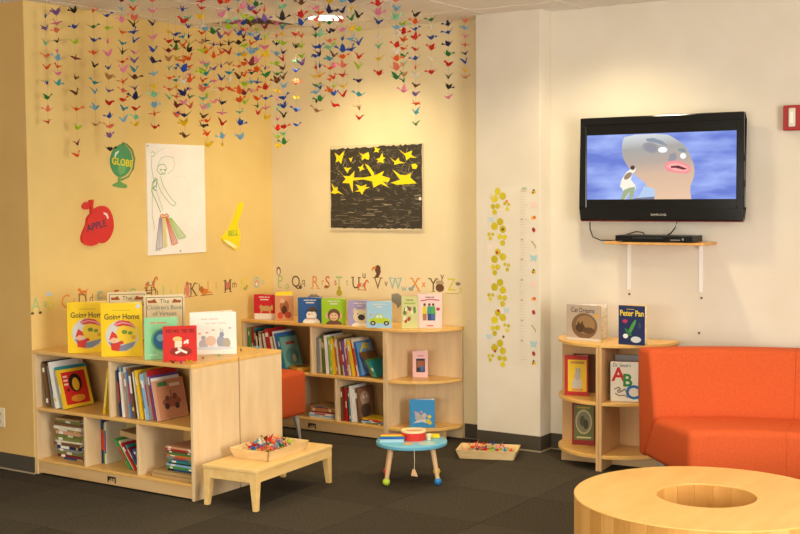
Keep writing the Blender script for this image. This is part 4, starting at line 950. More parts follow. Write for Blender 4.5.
xe = row('upper cubby beside the rounded shelf', -5.211, 6.805, S1B, ['grey', 'cream', ('green', 0.014, 0.26), 'olive', ('black', 0.016, 0.285), ('white', 0.02, 0.27), 'grey', ('lime', 0.012, 0.26), 'yellow', ('orange', 0.012, 0.24), 'tan', ('white', 0.012, 0.25), 'yellow', 'brown', ('cream', 0.014, 0.235), 'purple', ('orange', 0.01, 0.23), 'cream', ('tan', 0.012, 0.23), 'yellow', 'red', 'cream', ('blue', 0.016, 0.24)],
    R_(1.5), group=G3, ref='the middle divider', thick=(0.011, 0.016), face=('blue picture book with yellow arcs leaning last in its row', px_face(arcs)), grow=R_(11), heights=(0.22, 0.27), depth=(0.18, 0.21))
for k, (cn, hh) in enumerate([('brown', 0.19), ('green', 0.135), ('teal', 0.125)]):
    t = thing('book', 'small %s book slumped against the row beside the rounded shelf' % cn, 'book', (min(xe + 0.075, -4.665) + 0.0175 * k, 6.815, S1B + 0.001), 0, G3, (0, -R_(33), 0))
    book_parts(t, 0.014, hh, 0.17, cn, None, rb.choice(STRIPS))
stack('lower cubby behind the orange stool', -5.165, 6.90, S0B, ['white', 'sky', 'white', 'red', 'tan', 'orange', 'tan'], G3, (0.23, 0.20), (0.008, 0.013), jit=0.07)
def face_cover(a): a.rect(0.04, 0.96, 0.03, 0.97, '#8f6a4a').ell(0.5, 0.66, 0.3, 0.22, '#c9a888', 18).ell(0.42, 0.7, 0.06, 0.06, '#f0ece2', 10).ell(0.62, 0.7, 0.06, 0.06, '#f0ece2', 10).ell(0.5, 0.3, 0.34, 0.2, '#5a4a3c', 16)
row('lower cubby beside the rounded shelf', -5.0005, 6.805, S0B, ['brown', ('red', 0.014, 0.22), 'green', ('red', 0.012, 0.235), 'sky', ('teal', 0.012, 0.22), ('white', 0.02, 0.25), 'white', ('brown', 0.014, 0.235)],
    R_(1.5), group=G3, ref='its divider', thick=(0.010, 0.015), face=('brown picture book with a pale face leaning last in the lower row', px_face(face_cover)), grow=R_(5), heights=(0.20, 0.25), depth=(0.18, 0.20), zmax=0.285)
stack('lower cubby beside the rounded shelf', -4.73, 6.88, S0B, ['olive', 'sky', 'red', 'yellow'], G3, (0.20, 0.17), (0.006, 0.009), jit=0.2)

# ---- books standing with their covers to the room
def open_book(label, u0, u1, vt, vb, z, rz, cover, art, ang=28, t=0.010, group='picture books standing cover out', tilt=0, bh=1.0, back=None, push=0.0, ws=1.0):
    """stands half open on its lower edge; spine on the left, back cover swung behind by ang degrees; placed from the pixel of its foot"""
    p = onZ((u0 + u1) / 2, vb, z); dist = (p - Vector((0, 0, EYE))).dot(_f)
    va = math.atan2(-p.x, p.y); rel = math.cos(va - R_(rz))
    w = (u1 - u0) * dist / FPX / rel * ws; h = (vb - vt) * dist / FPX
    o = thing('picture_book', label, 'book', (p.x, p.y + push, z + 0.0006), R_(rz), group)
    cm = pm(cover); bm_ = pm(back or cover)
    h -= 0.001
    MB().box(-w / 2, w / 2, 0, 0.0022, 0, h).build('front_cover', cm, o)
    MB().box(-w / 2 + 0.003, w / 2 - 0.004, 0.0024, 0.0024 + t * 0.5, 0.003, h - 0.003).build('pages', M_PAGES, o)
    ca, sa = math.cos(R_(ang)), math.sin(R_(ang))
    def rot(x, y): return (-w / 2 + x * ca - y * sa, 0.0045 + t * 0.6 + x * sa + y * ca)
    def slab_(x0, x1, y0, y1, z0, z1):
        c = [rot(x0, y0), rot(x1, y0), rot(x1, y1), rot(x0, y1)]
        return MB().hexa([(q[0], q[1], z0) for q in c], [(q[0], q[1], z1) for q in c])
    slab_(0, w, 0, 0.0022, 0, h * bh).build('back_cover', bm_, o)
    slab_(0.003, w - 0.004, -t * 0.5, -0.0002, 0.003, h - 0.003).build('pages', M_PAGES, o)
    MB().box(-w / 2 - 0.0022, -w / 2, 0, 0.006 + t * 0.6, 0, h).build('spine', cm, o)
    a = Art(-w / 2, 0, w, h); a.W = w; a.Hh = h; a.clip = True
    a.rect(0.006, 0.994, 0.005, 0.995, cover); art(a); a.build('cover_print', o)
    return o
def going_home(a):
    W, H = a.W, a.Hh
    a.rect(0.03, 0.97, 0.025, 0.028, '#e2b81c').rect(0.06, 0.065, 0.05, 0.95, '#e3bb20').rect(0.935, 0.94, 0.05, 0.95, '#e3bb20').rect(0.06, 0.94, 0.95, 0.953, '#e3bb20')
    a.text('Going Home', 0.50, 0.745, 0.045, '#5b4a1c', 0.02, 0.84)
    a.rect(0.28, 0.72, 0.862, 0.872, '#b59a2c').ell(0.90, 0.94, 0.055, 0.042, '#c3d0dc', 14)
    a.ell(0.50, 0.39, 0.40, 0.295, '#cfcdc9', 30).ell(0.62, 0.42, 0.26, 0.2, '#ecc931', 24)
    a.poly([(0.30, 0.60), (0.38, 0.66), (0.52, 0.685), (0.68, 0.66), (0.80, 0.58), (0.84, 0.52), (0.70, 0.56), (0.55, 0.58), (0.40, 0.56)], '#cf4a44')
    a.line([(0.34, 0.60), (0.52, 0.64), (0.70, 0.61), (0.82, 0.54)], 0.006, '#e9a0a0')
    a.ell(0.56, 0.46, 0.07, 0.04, '#6f8f2c', 12).ell(0.70, 0.44, 0.06, 0.035, '#82982c', 12).ell(0.78, 0.36, 0.05, 0.04, '#d8a02c', 12)
    a.poly([(0.16, 0.28), (0.26, 0.16), (0.42, 0.10), (0.60, 0.11), (0.76, 0.18), (0.84, 0.28), (0.62, 0.24), (0.44, 0.20), (0.30, 0.26)], '#7d8494')
    a.poly([(0.24, 0.12), (0.42, 0.10), (0.46, 0.22), (0.55, 0.25), (0.50, 0.30), (0.36, 0.26), (0.22, 0.24)], '#c8372c')
    a.ell(0.29, 0.31, 0.075, 0.06, '#e9b48c', 14).poly([(0.18, 0.30), (0.22, 0.40), (0.26, 0.48), (0.36, 0.42), (0.40, 0.34), (0.28, 0.36)], '#cf3b28')
def virtues(a):
    a.line([(0.05, 0.04), (0.95, 0.04), (0.95, 0.96), (0.05, 0.96), (0.05, 0.04)], 0.004, '#6d6046')
    a.text('The', 0.5, 0.88, 0.038, '#6a5a40').text("Children's Book", 0.5, 0.755, 0.038, '#6f7f78', 0, 0.86).text('of Virtues', 0.5, 0.635, 0.038, '#6f7f78', 0, 0.95)
    for sx in (-1, 1):
        a.poly([(0.5 + sx * 0.18, 0.85), (0.5 + sx * 0.40, 0.85), (0.5 + sx * 0.42, 0.90), (0.5 + sx * 0.32, 0.90), (0.5 + sx * 0.24, 0.93)][::sx], '#a5552c')
    a.ell(0.5, 0.3, 0.34, 0.2, '#c9a070', 20).ell(0.42, 0.32, 0.1, 0.13, '#8f5a3c', 14).ell(0.6, 0.3, 0.12, 0.11, '#6f8a58', 14)
def green_pond(a):
    a.ell(0.55, 0.47, 0.36, 0.28, '#5fae74', 26).ell(0.55, 0.47, 0.30, 0.235, '#2f6f9c', 26).ell(0.48, 0.52, 0.12, 0.09, '#79b3c9', 16).ell(0.64, 0.42, 0.12, 0.1, '#1f4f7a', 16)
    a.words(0.42, 0.88, (0.16, 0.30), 0.035, '#c98a60').rect(0.1, 0.4, 0.10, 0.13, '#b7e0bd')
def no_yes(a):
    a.text('NO NO  YES YES', 0.5, 0.86, 0.026, '#2b1412', 0.02, 0.80)
    a.ell(0.52, 0.28, 0.34, 0.14, '#8f2a1c', 20).line([(0.36, 0.24), (0.50, 0.30), (0.44, 0.38), (0.56, 0.30), (0.70, 0.24)], 0.012, '#f0e6da').line([(0.62, 0.50), (0.66, 0.58), (0.73, 0.50), (0.72, 0.62)], 0.010, '#f0e6da')
    a.ell(0.42, 0.64, 0.14, 0.07, '#dcc07c', 16).poly([(0.34, 0.40), (0.54, 0.40), (0.56, 0.58), (0.34, 0.58)], '#ead8bc')
def rabbits(a):
    a.words(0.42, 0.84, (0.14, 0.20), 0.03, '#d9cabd').words(0.55, 0.74, (0.10, 0.12, 0.18), 0.028, '#ddd0c5')
    for x, y, rx, ry, c in [(0.28, 0.24, 0.10, 0.12, '#b7b3b8'), (0.44, 0.32, 0.12, 0.12, '#e0bfa9'), (0.66, 0.30, 0.09, 0.14, '#9fa6ba'), (0.78, 0.26, 0.09, 0.13, '#b3aa98')]: a.ell(x, y, rx, ry, c, 16)
    a.ell(0.68, 0.47, 0.05, 0.06, '#8f98b3', 12).rect(0.655, 0.668, 0.5, 0.62, '#8f98b3').rect(0.70, 0.712, 0.5, 0.60, '#8f98b3').ell(0.28, 0.40, 0.05, 0.05, '#a9a8b3', 12)
    for x, y in ((0.2, 0.5), (0.36, 0.52), (0.5, 0.58), (0.86, 0.62)): a.ell(x, y, 0.035, 0.022, '#dcae9c', 10)
    a.ell(0.5, 0.15, 0.44, 0.04, '#d5d8df', 20)
TOPZ = 0.7505
open_book('bright yellow picture book with round scene, standing nearer the yellow wall', 69, 108, 302, 353, TOPZ, 40, '#f2ca14', going_home, 24)
open_book('bright yellow picture book with round scene, overlapping the other yellow copy in front', 102.5, 142.5, 303, 356.5, TOPZ, 40, '#f2ca14', going_home, 20)
open_book('cream book of virtues standing mostly hidden behind both yellow books', 109, 147, 292, 343, TOPZ, 42, '#e6d7ac', virtues, 18)
open_book('cream book of virtues standing behind the green and red books', 145.5, 185, 295, 345.5, TOPZ, 42, '#e9dcb8', virtues, 16)
open_book('green picture book with a round blue pond scene on the yellow wall bookcase', 145, 178.5, 317.5, 359.5, TOPZ, 42, '#8fd09a', green_pond, 14, ws=0.97)
open_book('small red square board book standing before the green book', 164, 197, 326, 361.5, TOPZ, 42, '#cf2a24', no_yes, 7)
open_book('white picture book of pale rabbits standing at the end of the yellow wall bookcase', 191, 236.5, 312, 354.5, TOPZ, 42, '#f2ede4', rabbits, 22)

def two_lines(title, draw):
    def f(a):
        draw(a); a.words(0.5, 0.90, (0.24, 0.12, 0.10), 0.035, '#e0d8c4').words(0.5, 0.80, (0.05 * len(title),), 0.045, '#e0d8c4')
    return f
def d_cow(a): a.rect(0, 1, 0, 0.24, '#ece2d2'); a.poly([(0.30, 0.24), (0.36, 0.24), (0.38, 0.34), (0.70, 0.34), (0.72, 0.24), (0.80, 0.24), (0.82, 0.52), (0.62, 0.56), (0.42, 0.54), (0.30, 0.60), (0.24, 0.50), (0.30, 0.42)], '#c9a060'); a.ell(0.86, 0.48, 0.05, 0.12, '#d8b474', 10)
def d_snow(a): a.ell(0.55, 0.02, 0.36, 0.2, '#f3eee2', 24); a.ell(0.56, 0.30, 0.22, 0.19, '#f3ead8', 22); a.ell(0.58, 0.50, 0.24, 0.06, '#4a3a2c', 16); a.poly([(0.44, 0.50), (0.74, 0.50), (0.70, 0.64), (0.48, 0.64)], '#54402e'); a.ell(0.46, 0.34, 0.05, 0.03, '#d97a2c', 10).ell(0.58, 0.36, 0.022, 0.022, '#2a2420', 8); a.poly([(0.30, 0.14), (0.72, 0.14), (0.76, 0.20), (0.34, 0.20)], '#c9a890')
def d_monk(a): a.ell(0.5, -0.02, 0.34, 0.2, '#6b4a34', 20); a.ell(0.24, 0.34, 0.09, 0.11, '#e0b084', 14).ell(0.76, 0.34, 0.09, 0.11, '#e0b084', 14).ell(0.5, 0.36, 0.26, 0.25, '#6b4a34', 22).ell(0.5, 0.30, 0.18, 0.16, '#e3b88c', 20).ell(0.44, 0.36, 0.02, 0.02, '#2a1c14', 8).ell(0.56, 0.36, 0.02, 0.02, '#2a1c14', 8).line([(0.42, 0.24), (0.5, 0.21), (0.58, 0.24)], 0.003, '#6b3a2a')
def d_bear(a): a.ell(0.55, 0.0, 0.40, 0.16, '#efe6d6', 20); a.ell(0.30, 0.60, 0.1, 0.1, '#dcc49a', 14).ell(0.80, 0.60, 0.1, 0.1, '#dcc49a', 14).ell(0.55, 0.38, 0.34, 0.28, '#e3d0a8', 24).ell(0.58, 0.34, 0.16, 0.12, '#3a2f28', 16).ell(0.42, 0.48, 0.025, 0.025, '#3a2f28', 8).ell(0.70, 0.48, 0.025, 0.025, '#3a2f28', 8)
def d_car(a): a.poly([(0.08, 0.18), (0.92, 0.18), (0.94, 0.28), (0.84, 0.36), (0.70, 0.38), (0.60, 0.52), (0.36, 0.52), (0.28, 0.38), (0.10, 0.34)], '#b9cc22'); a.poly([(0.33, 0.38), (0.39, 0.48), (0.48, 0.48), (0.48, 0.38)], '#d6e6e8').poly([(0.51, 0.38), (0.51, 0.48), (0.58, 0.48), (0.65, 0.38)], '#d6e6e8').ell(0.24, 0.18, 0.11, 0.09, '#3a3a3a', 16).ell(0.78, 0.18, 0.11, 0.09, '#3a3a3a', 16).ell(0.24, 0.18, 0.05, 0.04, '#c9c9c4', 12).ell(0.78, 0.18, 0.05, 0.04, '#c9c9c4', 12).ell(0.15, 0.50, 0.05, 0.05, '#d9a890', 10)
def d_photo(a): a.ell(0.5, 0.55, 0.26, 0.28, '#a9683c', 18).ell(0.5, 0.42, 0.15, 0.18, '#5a2f1c', 16).ell(0.28, 0.2, 0.16, 0.14, '#c9503a', 14).ell(0.7, 0.22, 0.2, 0.14, '#b04a34', 14).ell(0.4, 0.78, 0.14, 0.09, '#e3b48c', 14)
def d_crowd(a):
    rr = random.Random(9)
    for k in range(15): a.ell(rr.uniform(0.12, 0.88), rr.uniform(0.10, 0.66), 0.09, 0.07, rr.choice(['#b3442c', '#6f8a3c', '#d8a03c', '#e8dcb8', '#7a5a34', '#4f7a5c']), 10)
    a.words(0.5, 0.88, (0.26, 0.14), 0.03, '#7a6a2c').rect(0.15, 0.85, 0.76, 0.80, '#a9b24a')
def d_people(a):
    for x, c, c3 in ((0.28, '#e0c82c', '#a9784c'), (0.48, '#3f9a86', '#3a4a78'), (0.64, '#58a84a', '#4a6a9a')):
        a.poly([(x - 0.08, 0.22), (x + 0.08, 0.22), (x + 0.09, 0.50), (x - 0.09, 0.50)], c3).poly([(x - 0.10, 0.42), (x + 0.10, 0.42), (x + 0.08, 0.64), (x - 0.08, 0.64)], c).ell(x, 0.69, 0.055, 0.045, '#6b4430', 12)
    a.ell(0.84, 0.56, 0.08, 0.05, '#c23a58', 12).words(0.5, 0.91, (0.22, 0.12), 0.03, '#8f5a6a').line([(0.12, 0.80), (0.5, 0.85), (0.9, 0.82)], 0.008, '#c9506a').rect(0.36, 0.64, 0.05, 0.08, '#d0342c')
GB = 'picture books along the cream wall bookcase'
open_book('red board book with a tan animal on snow, nearest the corner', 254.5, 275, 294.5, 319.5, TOPB, 20, '#cf2530', two_lines('x' * 8, d_cow), 30, group=GB)
open_book('orange brown photo book with a yellow back cover beside the red board book', 275.5, 293.5, 295.5, 320.5, TOPB, 24, '#d99a6c', d_photo, 40, group=GB, back='#f0d020', bh=1.13)
open_book('dark blue board book with a snowman on the cream wall bookcase', 298.5, 322, 297.5, 323, TOPB, 24, '#2c5a96', two_lines('x' * 7, d_snow), 24, group=GB)
open_book('lime green board book with a monkey face', 322, 346, 298.5, 324.5, TOPB, 24, '#9ec41c', two_lines('x' * 6, d_monk), 24, group=GB)
open_book('lilac board book with a pale bear partly behind the car book', 348.5, 371, 300.5, 326, TOPB, 24, '#a99ac0', two_lines('x' * 4, d_bear), 24, group=GB)
open_book('pale blue board book with a lime green car', 367, 392, 301.5, 328, TOPB, 24, '#a3c9dc', two_lines('x' * 4, d_car), 24, group=GB)
open_book('narrow green and cream picture book of small figures with red spine', 402, 418, 296, 328.5, TOPB, 30, '#cfcf8a', d_crowd, 20, group=GB, back='#c0392b')
open_book('pale pink picture book of standing people at the rounded shelf top', 418, 442, 294, 328, TOPB, 26, '#ecd0c6', d_people, 20, group=GB, t=0.006)
def d_pink(a): a.rect(0.22, 0.80, 0.20, 0.72, '#3a2f38').rect(0.28, 0.74, 0.38, 0.64, '#9a5a34').rect(0.5, 0.72, 0.24, 0.44, '#3f6a9a').rect(0.3, 0.7, 0.80, 0.85, '#c98a94')
open_book('small pink book with a dark picture on the rounded shelf middle level', 413, 428, 351, 377.5, 0.4156, 28, '#e9b9b4', d_pink, 22, group=GB)
def d_eleph(a):
    a.ell(0.42, 0.34, 0.22, 0.12, '#b3a9a4', 18).ell(0.30, 0.46, 0.1, 0.09, '#b9afaa', 14).ell(0.58, 0.44, 0.09, 0.09, '#c0b6b0', 14).poly([(0.12, 0.14), (0.5, 0.20), (0.8, 0.12), (0.86, 0.24), (0.6, 0.30), (0.3, 0.26)], '#c9c9cc')
    a.ell(0.78, 0.40, 0.08, 0.06, '#e8c82c', 12).poly([(0.6, 0.22), (0.8, 0.10), (0.9, 0.16), (0.74, 0.34)], '#d8c43c').ell(0.22, 0.54, 0.05, 0.04, '#d98a9a', 10).ell(0.46, 0.56, 0.05, 0.04, '#d98a9a', 10)
open_book('bright blue picture book with a grey elephant on the rounded shelf bottom', 410, 435, 399.5, 427.5, 0.0976, 24, '#3b8fc6', d_eleph, 24, group=GB)

def d_cat(a):
    a.ell(0.52, 0.42, 0.38, 0.36, '#7a5c40', 26).ell(0.55, 0.46, 0.28, 0.26, '#9a7850', 22).ell(0.40, 0.36, 0.14, 0.12, '#4f3824', 16).ell(0.64, 0.30, 0.18, 0.09, '#5c432c', 16).poly([(0.30, 0.44), (0.34, 0.56), (0.40, 0.47), (0.46, 0.57), (0.50, 0.44)], '#5a4028')
    a.text('Cat Dreams', 0.47, 0.85, 0.040, '#4a3c34', 0.01, 0.86).ell(0.88, 0.72, 0.07, 0.06, '#d9a04a', 12).rect(0, 1, 0, 0.08, '#d5c9b4')
open_book('taupe picture book with a curled tabby cat on the quarter shelf top', 567, 600.5, 305, 341, TOPB, -8, '#b9a58f', d_cat, 42, group='books on the half round shelf', back='#c9bfc9')
def d_fly(a):
    a.rect(0.03, 0.97, 0.03, 0.97, '#1f2a52').text('Peter Pan', 0.5, 0.80, 0.048, '#e8c83c', 0.02, 0.80)
    a.ell(0.5, 0.44, 0.26, 0.06, '#4a8f3c', 16, 0.9).ell(0.36, 0.32, 0.16, 0.05, '#2f6f3c', 14, -0.6).ell(0.24, 0.60, 0.1, 0.05, '#b0305a', 12).ell(0.80, 0.5, 0.06, 0.08, '#3a3f5a', 12).ell(0.66, 0.14, 0.2, 0.08, '#cfd4d0', 16).ell(0.26, 0.22, 0.1, 0.06, '#e6e2d6', 12).rect(0.3, 0.6, 0.9, 0.915, '#c9a83c')
open_book('dark blue picture book with yellow title on the quarter shelf top', 619, 644.5, 305.5, 345, TOPB, 2, '#23305a', d_fly, 16, group='books on the half round shelf', back='#e8bf2c', t=0.012)
def d_yel(a):
    a.rect(0.13, 0.93, 0.10, 0.90, '#e8bf2a').rect(0.24, 0.84, 0.80, 0.86, '#b8862a').ell(0.52, 0.28, 0.22, 0.18, '#c9c4b4', 18).ell(0.55, 0.50, 0.13, 0.11, '#b3b0a8', 16).ell(0.5, 0.64, 0.05, 0.07, '#a9a49a', 10).ell(0.62, 0.64, 0.05, 0.07, '#a9a49a', 10).rect(0.3, 0.78, 0.12, 0.17, '#d98a2c')
open_book('yellow picture book with red border on the quarter shelf beside the column', 565, 588, 355.5, 395.5, 0.4156, 16, '#b3261c', d_yel, 20, group='books on the half round shelf', t=0.016)
def d_abc(a):
    a.text("Dr. Seuss's", 0.40, 0.91, 0.030, '#3a6a7a', 0.01, 0.8)
    a.text('A', 0.28, 0.66, 0.115, '#c9281f', 0.025).text('B', 0.60, 0.52, 0.105, '#2f8a3c', 0.025).text('C', 0.78, 0.22, 0.115, '#2470b0', 0.025)
    a.line([(0.12, 0.3), (0.3, 0.36), (0.4, 0.24), (0.5, 0.32), (0.6, 0.2)], 0.006, '#6b6258').line([(0.15, 0.2), (0.3, 0.14), (0.5, 0.16), (0.62, 0.1)], 0.006, '#7a7064').ell(0.3, 0.26, 0.08, 0.06, '#a9a08f', 12)
open_book('white alphabet book with big A B C letters on the quarter shelf', 611, 638, 361.5, 401.5, 0.4156, 16, '#e9e3d2', d_abc, 12, group='books on the half round shelf', back='#6a2430', t=0.012)
def d_frog(a):
    a.rect(0.08, 0.98, 0.12, 0.96, '#6a7a44').ell(0.52, 0.56, 0.38, 0.3, '#c9b98c', 22).ell(0.52, 0.55, 0.32, 0.25, '#8a8a68', 22).ell(0.46, 0.58, 0.12, 0.13, '#5a5a3c', 14).ell(0.62, 0.50, 0.12, 0.12, '#4a4a34', 14).rect(0.2, 0.86, 0.16, 0.20, '#d9c9a0').rect(0.22, 0.82, 0.88, 0.92, '#c9a83c')
open_book('green and red storybook with an oval picture on the lowest quarter shelf', 572.5, 594, 403, 445, 0.0976, 16, '#8f2a22', d_frog, 10, group='books on the half round shelf', t=0.010)
# closed books standing behind those covers
def upright(label, u, v, z, rz, w, h, d, cn, group='books on the half round shelf'):
    p = onZ(u, v, z); t = thing('book', label, 'book', (p.x, p.y, z + 0.0006), R_(rz), group)
    c = pm(BC[cn])
    MB().box(-d / 2, d / 2, 0, 0.002, 0, h).box(-d / 2, d / 2, w - 0.002, w, 0, h).box(-d / 2, -d / 2 + 0.002, 0.002, w - 0.002, 0, h).build('cover', c, t)
    MB().box(-d / 2 + 0.002, d / 2 - 0.004, 0.002, w - 0.002, 0.003, h - 0.003).build('pages', M_PAGES, t)
upright('thick dark brown book standing behind the red bordered yellow book', 585, 392.5, 0.4156, 12, 0.03, 0.24, 0.15, 'brown')
upright('grey book standing at the back behind the alphabet book', 627, 398.5, 0.4156, 12, 0.02, 0.265, 0.15, 'grey')

# ================================================================== PAPER CRANES
PAPER = dict(red='#d8281e', orange='#f0661a', coral='#ee8464', yellow='#f4d016', lime='#b4d81e', green='#2a8a40', mint='#92d8ae', teal='#38a6b4', sky='#86c0de', blue='#2a55b4', navy='#2b2d60', purple='#8a68ae', pink='#f094b4', brown='#74462a', black='#322a24', white='#f4eee0', tan='#c8965e', maroon='#8a2836')
def crane_mesh(wing, droop):
    mb = MB()
    b = [(0, -0.013, 0), (0.006, 0, -0.002), (0, 0.013, 0), (-0.006, 0, -0.002), (0, 0, 0.010), (0, 0, -0.011)]
    mb.add(b, [(0, 1, 4), (1, 2, 4), (2, 3, 4), (3, 0, 4), (1, 0, 5), (2, 1, 5), (3, 2, 5), (0, 3, 5)])
    for s in (-1, 1):
        mb.add([(s * 0.002, -0.013, 0.001), (s * 0.002, 0.013, 0.001), (s * 0.017, 0.007, wing * 0.6 + 0.002), (s * 0.032, -0.002, wing), (s * 0.016, -0.010, wing * 0.5)], [(0, 1, 2), (0, 2, 4), (4, 2, 3)] if s > 0 else [(1, 0, 2), (2, 0, 4), (2, 4, 3)])
    mb.add([(-0.0045, 0.008, -0.005), (0.0045, 0.008, -0.005), (0, 0.012, 0.004), (0, 0.030, 0.021 - droop), (0, 0.0405, 0.012 - droop)], [(0, 1, 3), (1, 2, 3), (2, 0, 3), (3, 4, 2)])
    mb.add([(-0.0045, -0.008, -0.005), (0.0045, -0.008, -0.005), (0, -0.012, 0.004), (0, -0.036, 0.020)], [(1, 0, 3), (2, 1, 3), (0, 2, 3)])
    return mb
def paper(c):
    k = ('paper', c)
    if k in MATS: return MATS[k]
    mt = bpy.data.materials.new('origami paper'); mt.use_nodes = True; nt = mt.node_tree
    b = nt.nodes['Principled BSDF']; o = nt.nodes['Material Output']
    b.inputs['Base Color'].default_value = lin(c); b.inputs['Roughness'].default_value = 0.6
    tr = nt.nodes.new('ShaderNodeBsdfTranslucent'); tr.inputs[0].default_value = lin(c)
    mx = nt.nodes.new('ShaderNodeMixShader'); mx.inputs[0].default_value = 0.4
    nt.links.new(b.outputs[0], mx.inputs[1]); nt.links.new(tr.outputs[0], mx.inputs[2]); nt.links.new(mx.outputs[0], o.inputs[0])
    MATS[k] = mt; return mt
VAR = [(0.024, 0.0), (0.015, 0.003), (0.006, 0.002), (0.030, -0.002)]
CM = {}
def crane(cn, v):
    if (cn, v) not in CM: CM[(cn, v)] = crane_mesh(*VAR[v]).mesh('paper_crane', paper(PAPER[cn]))
    return CM[(cn, v)]
NUM = ['zero', 'one', 'two', 'three', 'four', 'five', 'six', 'seven', 'eight', 'nine', 'ten', 'eleven', 'twelve', 'thirteen', 'fourteen', 'fifteen', 'sixteen', 'seventeen', 'eighteen', 'nineteen', 'twenty']
M_THREAD = plain('#b9a98c', 0.7)
rc = random.Random(11)
thread_mesh = {}
# (pixel column, first crane row, last crane row, ceiling row, spacing in rows): the ceiling row sets where on the ceiling it hangs
STR = [(45, 17, 122, 9, 12), (56, 14, 86, 7, 10), (74, 12, 161, 7, 15.5), (93, 11, 124, 6, 13), (107, 16, 157, 8, 13), (121, 1, 126, -8, 9), (133, 1, 131, -6, 9), (152, 1, 131, -10, 10.5),
       (168, 33, 103, 12, 9), (175, 35, 123, 14, 9.5), (182, -2, 135, -12, 12), (188, 19, 110, 2, 8), (201, 2, 127, -10, 9), (205, 30, 146, 5, 11), (213, 33, 110, 15, 12), (220, 3, 148, -6, 10.5),
       (228, 1, 97, -12, 9), (238, 0, 148, -8, 11.5), (243, 8, 103, -4, 9), (250, 1, 92, -14, 9), (256, 4, 115, 0, 9.5), (264, -2, 120, -14, 10), (276, 24, 152, 8, 10), (282, 1, 144, -10, 9),
       (295, 35, 133, 16, 12), (301, 4, 74, -6, 10), (315, 0, 113, -12, 9), (319, 14, 100, 0, 9.5), (329, 3, 90, -10, 9), (333, 20, 106, 6, 11), (342, 1, 98, -8, 9), (351, 2, 56, -14, 10),
       (358, 17, 125, 4, 13.5), (378, 5, 77, -9, 12), (396, 1, 80, -13, 9), (403, 25, 95, 12, 8), (415, 16, 124, 8, 9), (431, 20, 74, 12, 10.5), (448, 25, 97, 17, 10), (465, 22, 83, 16, 8.5)]
names = list(PAPER)
GARL = names + ['red', 'orange', 'yellow', 'lime', 'green', 'blue', 'pink', 'red', 'orange', 'mint', 'coral', 'navy', 'blue', 'sky', 'black']
for u, v0, v1, vc, sp in STR:
    vc = min(vc, (0.9 + 0.152 * (u - 22.8) if u < 270 else 38 - 0.092 * (u - 270)) - 5)
    p = onZ(u, vc, ZC)
    p.x = max(p.x, XL + 0.06); p.y = min(p.y, YB - 0.06)
    dist = (Vector((p.x, p.y, 2.4)) - Vector((0, 0, EYE))).dot(_f)
    zs = []; v = v0
    def zat(v):
        # height on the vertical thread seen at pixel row v
        d = ray(u, v); k = dist / d.dot(_f); return EYE + d.z * k
    while v <= v1 + 1:
        zs.append(zat(v)); v += sp * rc.choice((0.75, 1, 1, 1, 1.25))
    zs = [min(z, ZC - 0.03) for z in zs]
    cl = [rc.choice(GARL) for _ in zs]
    t = thing('crane_garland', 'hanging thread of %s folded paper cranes, %s lowest and %s topmost' % ((NUM[min(20, len(zs))],) + tuple({'sky': 'pale blue', 'navy': 'dark blue'}.get(q, q) for q in (cl[-1], cl[0]))), 'garland', (p.x, p.y, ZC - 0.0035), 0, 'threads of paper cranes hung from the ceiling')
    zb = zs[-1] - (ZC - 0.0035)
    MB().box(-0.0005, 0.0005, -0.0005, 0.0005, zb, 0).build('thread', M_THREAD, t)
    for z, cn in zip(zs, cl):
        o = link('paper_crane', crane(cn, rc.randrange(4)), t, (0, 0, z - (ZC - 0.0035)), (rc.uniform(-0.35, 0.35), rc.uniform(-0.3, 0.3), rc.uniform(0, 6.28)))
        s = rc.uniform(1.0, 1.3); o.scale = (s, s, s)
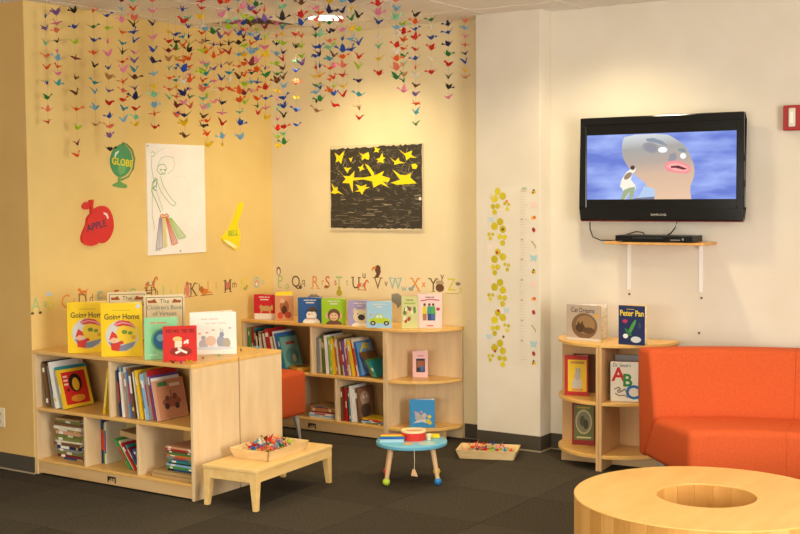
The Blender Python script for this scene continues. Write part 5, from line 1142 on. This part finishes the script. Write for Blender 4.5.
# cranes heaped in the trays
def heap(where, tr, n, seed, top, group, pal):
    rr = random.Random(seed); (cx, cy), z, rz, L_, W_, H_ = tr
    inL, inW = L_ - 0.075, W_ - 0.075
    spots = []
    for lay in range(3):
        q = 1 - 0.22 * lay; nx, ny = max(2, round(inL * q / 0.044) + 1), max(2, round(inW * q / 0.044) + 1)
        spots += [((i_ / (nx - 1) - 0.5) * inL * q, (j_ / (ny - 1) - 0.5) * inW * q, lay) for i_ in range(nx) for j_ in range(ny)]
    for X, Y, lay in spots[:n]:
        X += rr.uniform(-0.006, 0.006); Y += rr.uniform(-0.006, 0.006)
        zz = z + 0.022 + 0.0235 * lay + rr.uniform(0, 0.004)
        cn = rr.choice(pal)
        o = link('paper_crane', crane(cn, rr.randrange(4)), None, (cx + X * math.cos(rz) - Y * math.sin(rz), cy + X * math.sin(rz) + Y * math.cos(rz), zz), (rr.uniform(-0.45, 0.45), rr.uniform(-0.45, 0.45), rr.uniform(0, 6.28)))
        s = rr.uniform(0.72, 0.92); o.scale = (s, s, s)
        tag(o, '%s folded paper crane heaped in %s' % ({'sky': 'pale blue', 'navy': 'dark blue'}.get(cn, cn), where), 'paper crane', group)
heap('the tray on the low bench', TR1, 110, 4, 0.062, 'paper cranes in the bench tray', ['red', 'orange', 'coral', 'yellow', 'lime', 'green', 'mint', 'teal', 'sky', 'blue', 'pink', 'white', 'red', 'orange', 'pink', 'brown', 'tan', 'purple'])
heap('the tray on the carpet', TR2, 52, 8, 0.045, 'paper cranes in the floor tray', ['green', 'lime', 'teal', 'blue', 'orange', 'coral', 'pink', 'yellow', 'navy', 'white', 'red', 'mint'])
for u, v, cn, lb in [(181, 362.5, 'blue', 'blue paper crane lying before the red board book'), (189, 362, 'lime', 'lime green paper crane lying before the red board book'), (173, 362, 'brown', 'brown paper crane lying before the red board book'),
                     (203, 358, 'tan', 'tan paper crane lying before the white rabbit book'), (219, 355.5, 'mint', 'mint paper crane lying before the white rabbit book'), (241, 350, 'brown', 'brown paper crane on the far end of the double bookcase top'), (258, 347.5, 'sky', 'pale blue paper crane on the far end of the double bookcase top')]:
    p = onZ(u, v, 0.76)
    o = link('paper_crane', crane(cn, 1), None, (p.x, p.y, 0.7595), (0, 0, rc.uniform(0, 6.28)))
    o.scale = (0.75, 0.75, 0.75); o.location.z = 0.7592
    tag(o, lb, 'paper crane', 'paper cranes on the bookcase top')
